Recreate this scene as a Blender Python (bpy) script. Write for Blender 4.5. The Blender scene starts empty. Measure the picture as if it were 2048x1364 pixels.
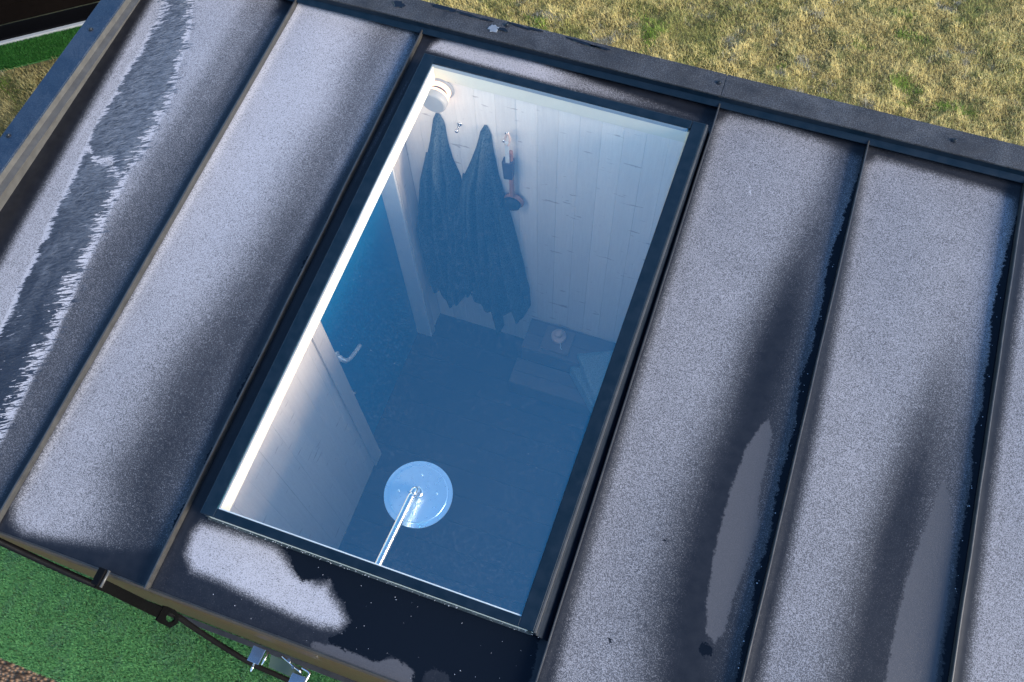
import bpy, bmesh, math, random
import numpy as np
from mathutils import Matrix, Vector, noise as mnoise

random.seed(7)
RNG = np.random.default_rng(7)
S = 0.54                      # metres per seam spacing: all layout numbers below are in seam spacings
SLOPE = 0.0324499
CS, SN = math.cos(SLOPE), math.sin(SLOPE)
scene = bpy.context.scene

# ------------------------------------------------------------------ camera
def rotvec(w):
    w = np.array(w); t = np.linalg.norm(w); k = w / t
    K = np.array([[0, -k[2], k[1]], [k[2], 0, -k[0]], [-k[1], k[0], 0]])
    return np.eye(3) + math.sin(t) * K + (1 - math.cos(t)) * K @ K
CAMP = np.array([3.16476691, -4.35559461, 4.94503389])
Rw = rotvec([-0.44678268, -0.100987992, -0.325306532]).T
cam_data = bpy.data.cameras.new('camera')
cam = bpy.data.objects.new('camera', cam_data)
scene.collection.objects.link(cam)
M4 = Matrix([[*Rw[0], CAMP[0] * S], [*Rw[1], CAMP[1] * S], [*Rw[2], CAMP[2] * S], [0, 0, 0, 1]])
cam.matrix_world = M4
cam_data.sensor_width = 36
cam_data.lens = 1841.06 / 2048 * 36
cam_data.clip_start = 0.05
cam_data.clip_end = 800
scene.camera = cam

# ------------------------------------------------------------------ world, sun, exposure
SUN_EL, SUN_AZ = math.radians(24), math.radians(94)   # azimuth clockwise from +Y
w = bpy.data.worlds.new('World'); scene.world = w; w.use_nodes = True
nt = w.node_tree; nt.nodes.clear()
sky = nt.nodes.new('ShaderNodeTexSky'); sky.sky_type = 'NISHITA'; sky.sun_disc = False
sky.sun_elevation = SUN_EL; sky.sun_rotation = SUN_AZ
sky.air_density = 1.0; sky.dust_density = 0.6; sky.ozone_density = 3.0
bg = nt.nodes.new('ShaderNodeBackground'); bg.inputs['Strength'].default_value = 0.14
wo = nt.nodes.new('ShaderNodeOutputWorld')
hs = nt.nodes.new('ShaderNodeHueSaturation'); hs.inputs['Saturation'].default_value = 1.12
nt.links.new(sky.outputs[0], hs.inputs['Color']); nt.links.new(hs.outputs[0], bg.inputs['Color']); nt.links.new(bg.outputs[0], wo.inputs['Surface'])
sd = bpy.data.lights.new('sun', 'SUN'); sd.energy = 2.45; sd.angle = math.radians(30); sd.color = (1.0, 0.9, 0.76)
sun = bpy.data.objects.new('sun', sd); scene.collection.objects.link(sun)
sdir = Vector((math.sin(SUN_AZ) * math.cos(SUN_EL), math.cos(SUN_AZ) * math.cos(SUN_EL), math.sin(SUN_EL)))
sun.rotation_euler = sdir.to_track_quat('Z', 'Y').to_euler()
scene.view_settings.view_transform = 'Standard'
scene.view_settings.look = 'None'
scene.view_settings.exposure = 1.65
scene.view_settings.gamma = 1.0
scene.view_settings.use_curve_mapping = False
scene.render.engine = 'CYCLES'
scene.cycles.max_bounces = 10
scene.cycles.transparent_max_bounces = 12

# ------------------------------------------------------------------ object helpers
COL = scene.collection
def link(o, parent=None):
    COL.objects.link(o)
    if parent is not None: o.parent = parent
    return o
def thing(name, label, cat, loc=(0, 0, 0), group=None):
    o = bpy.data.objects.new(name, None); COL.objects.link(o)
    o.location = Vector(loc) * S; o.empty_display_size = 0.05
    o['label'] = label; o['category'] = cat
    if group: o['group'] = group
    return o
def tag(o, label, cat, group=None):
    o['label'] = label; o['category'] = cat
    if group: o['group'] = group
    return o
def wl(o):          # world location by the parent chain (nothing is rotated except where said)
    v = Vector((0, 0, 0))
    while o is not None:
        v += o.location; o = o.parent
    return v
def mobj(name, verts, faces, mat, parent=None, smooth=False, scaled=True, bevel=0.0, fn=None):
    """verts in layout units (world frame); the mesh is stored relative to its parent's place"""
    base = wl(parent) if parent else Vector((0, 0, 0))
    vs = [Vector(v) * (S if scaled else 1) - base for v in verts]
    me = bpy.data.meshes.new(name)
    me.from_pydata([tuple(v) for v in vs], [], faces)
    if bevel > 0 or fn:
        bm = bmesh.new(); bm.from_mesh(me)
        bmesh.ops.recalc_face_normals(bm, faces=bm.faces)
        if bevel > 0:
            bmesh.ops.bevel(bm, geom=list(bm.edges), offset=bevel, segments=2, affect='EDGES', profile=0.5)
        if fn: fn(bm)
        bm.to_mesh(me); bm.free()
    if mat: me.materials.append(mat)
    if smooth: me.polygons.foreach_set('use_smooth', [True] * len(me.polygons))
    me.update()
    o = bpy.data.objects.new(name, me)
    return link(o, parent)
BF = [(0, 3, 2, 1), (4, 5, 6, 7), (0, 1, 5, 4), (1, 2, 6, 5), (2, 3, 7, 6), (3, 0, 4, 7)]
def boxv(x0, x1, y0, y1, z0, z1):
    return [(x0, y0, z0), (x1, y0, z0), (x1, y1, z0), (x0, y1, z0), (x0, y0, z1), (x1, y0, z1), (x1, y1, z1), (x0, y1, z1)]
def box(name, x0, x1, y0, y1, z0, z1, mat, parent=None, bevel=0.0015):
    return mobj(name, boxv(x0, x1, y0, y1, z0, z1), BF, mat, parent, bevel=bevel)
def hexa(name, v, mat, parent=None, bevel=0.0015):   # eight corners: four below, four above
    return mobj(name, v, BF, mat, parent, bevel=bevel)
def rf(u, v, h=0.0):          # a place on the sloping roof, h above it
    return (u, v * CS - h * SN, v * SN + h * CS)
def rbox(name, u0, u1, v0, v1, h0, h1, mat, parent=None, bevel=0.0015):
    v = [rf(u0, v0, h0), rf(u1, v0, h0), rf(u1, v1, h0), rf(u0, v1, h0), rf(u0, v0, h1), rf(u1, v0, h1), rf(u1, v1, h1), rf(u0, v1, h1)]
    return mobj(name, v, BF, mat, parent, bevel=bevel)
def extrude_profile(name, prof, a, b, mat, parent=None, bevel=0.0, closed=True):
    """prof: list of points at end a, and matching list at end b"""
    n = len(a); v = list(a) + list(b)
    f = [(i, (i + 1) % n, n + (i + 1) % n, n + i) for i in range(n)]
    f += [tuple(range(n))[::-1], tuple(range(n, 2 * n))]
    return mobj(name, v, f, mat, parent, bevel=bevel)
def tube_data(pts, r, n=12, cap=True, radii=None):
    P = [Vector(p) for p in pts]; V = []; F = []
    up = Vector((0.13, 0.21, 0.97)); 
    for i, p in enumerate(P):
        d = (P[min(i + 1, len(P) - 1)] - P[max(i - 1, 0)]).normalized()
        a = d.cross(up)
        if a.length < 1e-4: a = d.cross(Vector((1, 0, 0)))
        a.normalize(); b = d.cross(a).normalized()
        rr = radii[i] if radii else r
        for k in range(n):
            t = 2 * math.pi * k / n
            V.append(tuple(p + a * math.cos(t) * rr + b * math.sin(t) * rr))
    for i in range(len(P) - 1):
        for k in range(n):
            F.append((i * n + k, i * n + (k + 1) % n, (i + 1) * n + (k + 1) % n, (i + 1) * n + k))
    if cap:
        F.append(tuple(range(n))[::-1]); F.append(tuple(range((len(P) - 1) * n, len(P) * n)))
    return V, F
def tube(name, pts, r, mat, parent=None, n=14, radii=None):
    V, F = tube_data(pts, r, n, True, radii)
    return mobj(name, V, F, mat, parent, smooth=True)
def lathe(name, prof, center, axis, mat, parent=None, n=48, smooth=False):
    """prof: list of (radius, distance along axis)"""
    ax = Vector(axis).normalized(); a = ax.orthogonal().normalized(); b = ax.cross(a); c = Vector(center)
    V = []; F = []
    for r, h in prof:
        for k in range(n):
            t = 2 * math.pi * k / n
            V.append(tuple(c + ax * h + (a * math.cos(t) + b * math.sin(t)) * max(r, 1e-5)))
    for i in range(len(prof) - 1):
        for k in range(n):
            F.append((i * n + k, i * n + (k + 1) % n, (i + 1) * n + (k + 1) % n, (i + 1) * n + k))
    return mobj(name, V, F, mat, parent, smooth=smooth)
def bezier(pts, n=8):          # smooth curve through points (Catmull-Rom)
    P = [Vector(p) for p in pts]; P = [P[0] * 2 - P[1]] + P + [P[-1] * 2 - P[-2]]; out = []
    for i in range(1, len(P) - 2):
        for k in range(n):
            t = k / n; a, b, c, d = P[i - 1], P[i], P[i + 1], P[i + 2]
            out.append(0.5 * ((2 * b) + (-a + c) * t + (2 * a - 5 * b + 4 * c - d) * t * t + (-a + 3 * b - 3 * c + d) * t ** 3))
    out.append(P[-2]); return [tuple(p) for p in out]

# ------------------------------------------------------------------ material helpers
class MB:
    def __init__(s, name):
        s.m = bpy.data.materials.new(name); s.m.use_nodes = True; s.t = s.m.node_tree; s.t.nodes.clear()
        s.out = s.n('ShaderNodeOutputMaterial')
    def n(s, typ, ins=None, **kw):
        nd = s.t.nodes.new(typ)
        for k, v in kw.items(): setattr(nd, k, v)
        for k, v in (ins or {}).items(): s.set(nd.inputs[k], v)
        return nd
    def set(s, sock, v):
        if isinstance(v, bpy.types.NodeSocket): s.t.links.new(v, sock)
        elif isinstance(v, bpy.types.Node): s.t.links.new(v.outputs[0], sock)
        else:
            if isinstance(v, tuple) and len(v) == 3 and sock.type == 'RGBA': v = (*v, 1)
            sock.default_value = v
    def math(s, op, a, b=0.0, c=None, clamp=False):
        nd = s.n('ShaderNodeMath', operation=op, use_clamp=clamp)
        s.set(nd.inputs[0], a); s.set(nd.inputs[1], b)
        if c is not None: s.set(nd.inputs[2], c)
        return nd.outputs[0]
    def mr(s, v, a, b, c=0.0, d=1.0, smooth=False):
        nd = s.n('ShaderNodeMapRange', clamp=True)
        if smooth: nd.interpolation_type = 'SMOOTHSTEP'
        for i, x in enumerate((v, a, b, c, d)): s.set(nd.inputs[i], x)
        return nd.outputs[0]
    def mix(s, f, a, b):
        nd = s.n('ShaderNodeMix', data_type='RGBA')
        s.set(nd.inputs[0], f); s.set(nd.inputs[6], a); s.set(nd.inputs[7], b)
        return nd.outputs[2]
    def attr(s, name, out='Fac'):
        return s.n('ShaderNodeAttribute', attribute_name=name).outputs[out]
    def co(s, scale=(1, 1, 1), rot=(0, 0, 0), kind='Object'):
        tc = s.n('ShaderNodeTexCoord'); mp = s.n('ShaderNodeMapping')
        s.t.links.new(tc.outputs[kind], mp.inputs[0]); mp.inputs['Scale'].default_value = scale
        mp.inputs['Rotation'].default_value = rot
        return mp.outputs[0]
    def cor(s, ang, scale):      # turn first, then stretch
        tc = s.n('ShaderNodeTexCoord'); m1 = s.n('ShaderNodeMapping', {'Rotation': (0, 0, -ang)}); m2 = s.n('ShaderNodeMapping', {'Scale': scale})
        s.t.links.new(tc.outputs['Object'], m1.inputs[0]); s.t.links.new(m1.outputs[0], m2.inputs[0]); return m2.outputs[0]
    def noise(s, vec, scale, detail=3, rough=0.5, dist=0.0, out=0):
        return s.n('ShaderNodeTexNoise', {'Vector': vec, 'Scale': scale, 'Detail': detail, 'Roughness': rough, 'Distortion': dist}).outputs[out]
    def bump(s, h, strength=0.3, dist=0.01, normal=None):
        b = s.n('ShaderNodeBump', {'Height': h, 'Strength': strength, 'Distance': dist})
        if normal is not None: s.set(b.inputs['Normal'], normal)
        return b.outputs[0]
    def pbr(s, col, rough, normal=None, spec=0.5, metal=0.0, **kw):
        p = s.n('ShaderNodeBsdfPrincipled')
        s.set(p.inputs['Base Color'], col); s.set(p.inputs['Roughness'], rough)
        s.set(p.inputs['Specular IOR Level'], spec); s.set(p.inputs['Metallic'], metal)
        if normal is not None: s.set(p.inputs['Normal'], normal)
        for k, v in kw.items(): s.set(p.inputs[k.replace('_', ' ')], v)
        s.t.links.new(p.outputs[0], s.out.inputs[0]); return s.m

def simple(name, col, rough=0.5, spec=0.5, metal=0.0, var=0.15, nscale=40, bump=0.05, bdist=0.002, stretch=(1, 1, 1)):
    b = MB(name); c = b.co(stretch)
    n1 = b.noise(c, nscale, 4, 0.6); n2 = b.noise(c, nscale * 0.12, 3, 0.55)
    f = b.mr(b.math('ADD', b.math('MULTIPLY', n1, 0.5), b.math('MULTIPLY', n2, 0.5)), 0.3, 0.7, 1 - var, 1 + var)
    cc = b.n('ShaderNodeVectorMath', operation='SCALE'); b.set(cc.inputs[0], col); b.set(cc.inputs['Scale'], f)
    return b.pbr(cc.outputs[0], b.mr(n1, 0.3, 0.7, rough * 0.85, min(1, rough * 1.15)), b.bump(n1, bump, bdist), spec, metal)

# ------------------------------------------------------------------ frost, film and ice outlines on the roof (u along the ridge, v down the slope)
POLY = {
'notch':[(1.40,-3.662),(1.83,-3.632),(1.79,-3.735),(1.71,-3.765),(1.62,-3.82),(1.55,-3.77),(1.49,-3.70)],
'ice':[(-1.215,-0.143),(-1.143,-0.275),(-1.075,-0.457),(-1.082,-0.583),(-1.055,-0.745),(-1.067,-0.893),(-1.064,-0.987),(-1.038,-1.141),(-1.04,-1.28),(-1.032,-1.434),(-1.001,-1.645),(-0.983,-1.789),(-0.959,-1.929),(-0.941,-2.089),(-0.924,-2.246),(-0.891,-2.394),(-0.87,-2.582),(-0.854,-2.729),(-0.815,-2.939),(-0.792,-3.288),(-0.732,-3.966),(-0.397,-4.458),(-0.406,-4.195),(-0.444,-3.611),(-0.455,-3.483),(-0.469,-3.319),(-0.484,-3.151),(-0.481,-3.009),(-0.511,-2.839),(-0.524,-2.695),(-0.552,-2.554),(-0.569,-2.368),(-0.579,-2.253),(-0.609,-2.104),(-0.623,-1.966),(-0.624,-1.842),(-0.641,-1.743),(-0.642,-1.616),(-0.627,-1.525),(-0.638,-1.397),(-0.649,-1.246),(-0.654,-1.112),(-0.673,-1.003),(-0.733,-0.835),(-0.794,-0.566),(-0.854,-0.388),(-0.916,-0.205),(-0.971,-0.067)],
'frost0':[(-1.335,-0.022),(-1.205,-0.295),(-1.087,-2.299),(-1.058,-2.643),(-0.964,-3.884),(-0.295,-4.843),(-0.378,-4.033),(-0.334,-3.784),(-0.305,-3.499),(-0.309,0.137)],
'frost1':[(-0.182,-0.048),(-0.141,-0.005),(0.256,0.008),(0.742,-0.028),(0.79,-0.071),(0.797,-0.259),(0.747,-1.127),(0.702,-1.836),(0.676,-2.661),(0.722,-3.089),(0.765,-3.46),(0.806,-3.783),(0.781,-3.886),(0.599,-3.96),(0.39,-3.99),(0.156,-4.034),(0.005,-4.055),(-0.076,-4.022),(-0.115,-3.944),(-0.125,-3.792),(-0.137,-3.376),(-0.143,-2.306),(-0.159,-1.2)],
'top2':[(0.901,-0.06),(0.958,0.011),(1.17,0.058),(1.476,0.049),(1.786,0.014),(2.163,-0.024),(2.491,-0.047),(2.87,-0.086),(2.951,-0.135),(2.96,-0.171),(1.85,-0.182),(0.908,-0.153),(0.898,-0.695),(0.874,-1.42),(0.858,-1.466),(0.844,-1.054),(0.863,-0.517)],
'bot2':[(0.912,-3.894),(0.887,-3.755),(0.921,-3.669),(1.042,-3.658),(1.229,-3.654),(1.417,-3.658),(1.583,-3.752),(1.71,-3.765),(1.77,-3.73),(1.805,-3.789),(1.894,-3.843),(1.969,-3.913),(1.929,-3.99),(1.824,-4.018),(1.706,-4.017),(1.461,-4.005),(1.205,-3.981),(1.003,-3.979)],
'wet2':[(1.666,-3.666),(1.797,-3.621),(2.002,-3.608),(2.857,-3.653),(2.937,-3.626),(2.951,-3.723),(2.969,-3.884),(2.968,-3.977),(2.609,-4.101),(2.546,-3.994),(2.473,-3.988),(2.43,-4.021),(2.45,-4.156),(2.415,-4.168),(2.373,-4.041),(2.282,-4.007),(2.225,-4.005),(2.187,-4.053),(2.132,-4.058),(2.017,-4.058),(1.899,-4.054),(1.881,-4.028),(1.948,-3.967),(1.961,-3.916),(1.894,-3.843),(1.805,-3.789),(1.762,-3.733)],
'rim2':[(0.842,-4.114),(0.871,-3.995),(1.153,-3.999),(1.587,-4.017),(1.987,-4.056),(2.14,-4.077),(2.287,-4.018),(2.366,-4.044),(2.448,-4.208),(2.052,-4.139)],
'frost3':[(3.038,-0.137),(3.083,-0.045),(3.424,-0.049),(3.864,-0.086),(3.955,-0.132),(3.962,-0.221),(3.988,-0.728),(3.989,-1.211),(3.982,-1.767),(3.963,-2.226),(3.956,-2.827),(3.95,-3.378),(3.939,-3.765),(3.103,-4.056),(3.093,-3.779),(3.069,-3.356),(3.056,-2.656),(3.042,-1.876),(3.046,-0.957)],
'film3':[(3.807,-2.072),(3.85,-2.169),(3.856,-2.324),(3.86,-2.506),(3.868,-2.624),(3.9,-2.701),(3.886,-2.879),(3.859,-3.113),(3.852,-3.306),(3.821,-3.396),(3.764,-3.362),(3.72,-3.188),(3.701,-2.971),(3.693,-2.772),(3.697,-2.562),(3.722,-2.307),(3.762,-2.167)],
'melt3':[(4.012,-0.526),(4.008,-0.721),(4.015,-0.871),(4.02,-1.055),(4.003,-1.206),(4.001,-1.349),(3.992,-1.527),(4.002,-1.794),(4.054,-1.54),(4.048,-1.046),(4.032,-0.598)],
'frost4':[(4.028,-0.179),(4.078,-0.093),(4.385,-0.105),(4.828,-0.123),(4.93,-0.15),(4.953,-0.26),(4.955,-0.893),(4.943,-1.578),(4.931,-2.204),(4.909,-2.78),(4.90,-3.95),(4.10,-3.95),(4.097,-3.327),(4.098,-2.721),(4.093,-2.024),(4.072,-1.326),(4.048,-0.631)],
'film4':[(4.802,-2.097),(4.854,-2.23),(4.891,-2.393),(4.921,-2.776),(4.93,-3.70),(4.72,-3.85),(4.683,-3.29),(4.683,-2.993),(4.702,-2.713),(4.735,-2.504),(4.777,-2.256)],
'frost5':[(5.051,-0.189),(5.157,-0.037),(6.054,-0.056),(6.182,-2.984),(5.093,-3.363),(5.081,-2.721),(5.093,-1.999)],
'dark1':[(0.576,-0.376),(0.615,-0.821),(0.586,-1.264),(0.626,-1.978),(0.586,-2.477),(0.533,-2.916),(0.553,-3.277),(0.544,-3.567),(0.657,-3.833)],
'dark3':[(3.879,-0.329),(3.84,-0.621),(3.773,-1.062),(3.732,-1.647),(3.715,-2.151),(3.682,-2.475),(3.672,-2.779),(3.67,-3.066),(3.685,-3.336),(3.767,-3.75)],
'dark4':[(4.766,-0.588),(4.767,-1.026),(4.717,-1.489),(4.683,-1.826),(4.655,-2.177),(4.624,-2.484),(4.611,-2.8),(4.603,-3.126),(4.612,-3.456)],
}
def sdf(name, U, V):           # signed distance, positive inside
    P = np.array(POLY[name]); n = len(P); d2 = np.full(U.shape, 1e9); inside = np.zeros(U.shape, bool)
    for i in range(n):
        a = P[i]; b = P[(i + 1) % n]; e = b - a
        t = np.clip(((U - a[0]) * e[0] + (V - a[1]) * e[1]) / (e @ e + 1e-12), 0, 1)
        d2 = np.minimum(d2, (U - a[0] - t * e[0]) ** 2 + (V - a[1] - t * e[1]) ** 2)
        c = (a[1] > V) != (b[1] > V)
        with np.errstate(divide='ignore', invalid='ignore'):
            xi = (b[0] - a[0]) * (V - a[1]) / (b[1] - a[1]) + a[0]
        inside ^= c & (U < xi)
    return np.where(inside, 1, -1) * np.sqrt(d2)
def lined(name, U, V):         # distance to a line, its signed side (u) and how far down the slope
    P = np.array(POLY[name]); x = np.interp(-V, -P[:, 1], P[:, 0]) if P[0, 1] > P[-1, 1] else np.interp(V, P[:, 1], P[:, 0])
    return U - x
def sst(x, a, b):
    t = np.clip((x - a) / (b - a), 0, 1); return t * t * (3 - 2 * t)

# ------------------------------------------------------------------ materials
def mat_roof():
    b = MB('frosted roof metal'); c = b.co()
    dens = b.attr('dens'); film = b.attr('film'); wet = b.attr('wet'); ice = b.attr('ice')
    fine = b.noise(c, 310, 2, 0.65, 0.6)
    worm = b.noise(c, 205, 2, 0.6, 1.8)
    broad = b.noise(c, 9, 4, 0.6)
    n = b.math('ADD', b.math('MULTIPLY', fine, 0.6), b.math('MULTIPLY', worm, 0.4))
    # frost cover: crystals thin out where the density falls
    q = b.math('ADD', b.math('MULTIPLY', b.math('SUBTRACT', n, 0.5), 5.0), b.math('SUBTRACT', b.math('MULTIPLY', dens, 1.15), 0.55))
    q = b.math('ADD', q, b.math('MULTIPLY', b.math('SUBTRACT', broad, 0.5), 0.22))
    crystals = b.mr(q, -0.35, 0.75, 0.0, 1.0, True)
    veil = b.mr(dens, 0.0, 1.0, 0.0, 0.30)
    cover = b.math('MULTIPLY', b.math('MAXIMUM', crystals, veil), b.mr(dens, 0.03, 0.32))
    edge = b.math('ADD', b.math('MULTIPLY', b.noise(c, 120, 4, 0.7, 0.5), 0.6), b.math('MULTIPLY', b.noise(c, 34, 3, 0.6, 0.8), 0.4))
    filmm = b.mr(b.math('ADD', film, b.math('MULTIPLY', b.math('SUBTRACT', edge, 0.5), 0.085)), -0.004, 0.008)
    wetm = b.mr(b.math('ADD', wet, b.math('MULTIPLY', b.math('SUBTRACT', edge, 0.5), 0.10)), -0.002, 0.006)
    # ice sheet: long branching flow
    ci = b.co((3.4, 1.0, 1.0), (0, 0, 0.12))
    flow = b.noise(b.cor(0.72, (1, 3.6, 1)), 24, 6, 0.62, 1.1)
    flow2 = b.noise(b.cor(0.5, (1, 4.5, 1)), 55, 4, 0.6, 0.9)
    edge2 = b.noise(b.cor(0.55, (1.0, 5.5, 1)), 21, 4, 0.65, 0.7); edge3 = b.noise(c, 14, 3, 0.55, 0.4); iamp = b.attr('iamp')
    warp = b.math('ADD', b.math('MULTIPLY', b.math('SUBTRACT', edge2, 0.5), b.math('MULTIPLY', iamp, 2.2)), b.math('MULTIPLY', b.math('SUBTRACT', edge3, 0.5), 0.10))
    icem = b.mr(b.math('ADD', ice, warp), 0.0, 0.012)
    icef = b.math('ADD', b.math('MULTIPLY', flow, 0.6), b.math('MULTIPLY', flow2, 0.4))
    icecol = b.mix(b.mr(icef, 0.36, 0.60), (0.020, 0.026, 0.038), (0.135, 0.148, 0.172))
    sx = b.n('ShaderNodeSeparateXYZ', {0: c}).outputs[1]
    low = b.math('ADD', sx, b.math('MULTIPLY', b.math('SUBTRACT', b.noise(b.co((2, 1, 1)), 5, 4, 0.6, 0.8), 0.5), 1.6))
    icecol = b.mix(b.mr(low, -1.75, -0.7, 0.85, 0.0), icecol, (0.006, 0.011, 0.022))    # clear ice lower down
    metal = b.mix(b.mr(b.noise(c, 30, 4, 0.6), 0.35, 0.65), (0.0060, 0.0066, 0.0095), (0.0105, 0.0110, 0.0140))
    frostc = b.mix(b.mr(b.math('ADD', dens, b.math('MULTIPLY', b.noise(c, 6, 3, 0.5), 0.15)), 0.45, 1.08), (0.17, 0.168, 0.18), (0.37, 0.362, 0.385))
    col = b.mix(b.math('MULTIPLY', cover, 0.95), metal, frostc)
    col = b.mix(filmm, col, b.mix(b.mr(fine, 0.3, 0.7), (0.050, 0.049, 0.054), (0.068, 0.066, 0.070)))
    col = b.mix(wetm, col, (0.004, 0.006, 0.010))
    col = b.mix(icem, col, icecol)
    rough = b.mr(cover, 0.0, 0.7, 0.38, 0.85)
    rough = b.mix(filmm, rough, (0.5, 0.5, 0.5)); rough = b.mix(wetm, rough, (0.16, 0.16, 0.16)); rough = b.mix(icem, rough, (0.3, 0.3, 0.3))
    frosth = b.math('MULTIPLY', cover, b.math('SUBTRACT', 1.0, b.math('MAXIMUM', wetm, icem)))
    n1 = b.bump(b.math('SUBTRACT', 1.0, icem), 0.7, 0.004, b.bump(frosth, 0.35, 0.0012))
    n2 = b.bump(b.math('MULTIPLY', icef, icem), 0.8, 0.012, n1)
    n3 = b.bump(b.noise(c, 5, 2, 0.5), 0.12, 0.02, n2)
    rr = b.n('ShaderNodeSeparateColor', {0: rough}).outputs[0]
    return b.pbr(col, rr, n3, b.mr(wetm, 0, 1, 0.36, 0.12))
def mat_metal(name, c0, c1, rough=0.36, frost=0.0, streak=None, spec=0.5):
    b = MB(name); c = b.co()
    n = b.noise(c, 26, 4, 0.6); f = b.noise(c, 260, 2, 0.6, 0.5); br = b.noise(c, 4, 4, 0.6)
    col = b.mix(b.mr(n, 0.3, 0.7), c0, c1)
    if frost > 0:
        m = b.math('MULTIPLY', b.mr(b.math('ADD', f, b.math('MULTIPLY', br, 0.6)), 0.75, 1.0), frost)
        col = b.mix(m, col, (0.5, 0.52, 0.56))
    return b.pbr(col, b.mr(n, 0.3, 0.7, rough * 0.85, rough * 1.2), b.bump(f, 0.08, 0.001), spec)
def mat_board(name, col, axis='Z', knots=0.5, rough=0.6):
    b = MB(name)
    st = {'Z': (14, 14, 0.9), 'X': (0.9, 14, 14), 'Y': (14, 0.9, 14)}[axis]
    sk = {'Z': (9, 9, 46), 'X': (46, 9, 9), 'Y': (9, 46, 9)}[axis]
    oi = b.n('ShaderNodeObjectInfo').outputs['Random']
    g = b.noise(b.co(st), 7, 5, 0.62, 0.8)
    v = b.mr(b.math('ADD', b.math('MULTIPLY', g, 0.7), b.math('MULTIPLY', oi, 0.3)), 0.25, 0.85, 0.86, 1.06)
    cc = b.n('ShaderNodeVectorMath', operation='SCALE'); b.set(cc.inputs[0], col); b.set(cc.inputs['Scale'], v)
    # short dark cracks and knots
    k = b.noise(b.co(sk), 1.15, 2, 0.5, 0.4); k2 = b.noise(b.co((3, 3, 3)), 1.7, 2, 0.5)
    km = b.math('MULTIPLY', b.math('MULTIPLY', b.mr(k, 0.665, 0.70), b.mr(k2, 0.46, 0.52)), knots)
    cm = b.mix(km, cc.outputs[0], tuple(x * 0.25 for x in col))
    return b.pbr(cm, rough, b.bump(g, 0.08, 0.002), 0.35)
def mat_glass():
    b = MB('coated roof glass'); c = b.co()
    ge = b.n('ShaderNodeNewGeometry')
    fr = b.n('ShaderNodeFresnel', {'IOR': b.mr(ge.outputs['Backfacing'], 0, 1, 3.0, 1 / 3.0)})
    refl = b.mix(fr.outputs[0], (0, 0, 0), (0.08, 0.80, 1.0))        # the coating returns blue light
    inv = b.n('ShaderNodeInvert', {1: b.mix(fr.outputs[0], (0, 0, 0), (0.16, 0.42, 0.70))})                          # and lets the rest through
    tr = b.n('ShaderNodeBsdfTransparent', {'Color': inv.outputs[0]})
    gl = b.n('ShaderNodeBsdfGlossy', {'Color': refl, 'Roughness': 0.02})
    m1 = b.n('ShaderNodeAddShader', {0: tr.outputs[0], 1: gl.outputs[0]})
    # dusty specks, dried drops and fine smears lying on the pane, plus painted haze
    s1 = b.noise(c, 110, 5, 0.72, 0.7); s2 = b.noise(c, 3.0, 4, 0.6); s3 = b.noise(b.co((1, 22, 1), (0, 0, 0.9)), 22, 3, 0.6, 1.2)
    v = b.n('ShaderNodeTexVoronoi', {'Vector': c, 'Scale': 60.0}); spot = b.mr(v.outputs['Distance'], 0.03, 0.09, 1, 0)
    sel = b.mr(b.noise(c, 14, 2, 0.5), 0.54, 0.64)
    dust_haze = b.math('ADD', b.math('MULTIPLY', b.mr(s1, 0.5, 0.8), b.mr(s2, 0.35, 0.7, 0.015, 0.07)), b.math('MULTIPLY', b.mr(s3, 0.70, 0.74), 0.06))
    dust_haze = b.math('ADD', dust_haze, b.math('MULTIPLY', b.math('MULTIPLY', spot, sel), 0.4))
    dust_haze = b.math('ADD', dust_haze, 0.014, clamp=True)  # even pale haze painted over the whole pane to lighten the view through it
    df = b.n('ShaderNodeBsdfDiffuse', {'Color': (0.62, 0.66, 0.72, 1)})
    m2 = b.n('ShaderNodeMixShader', {0: dust_haze, 1: m1.outputs[0], 2: df.outputs[0]})
    b.t.links.new(m2.outputs[0], b.out.inputs[0]); return b.m
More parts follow.
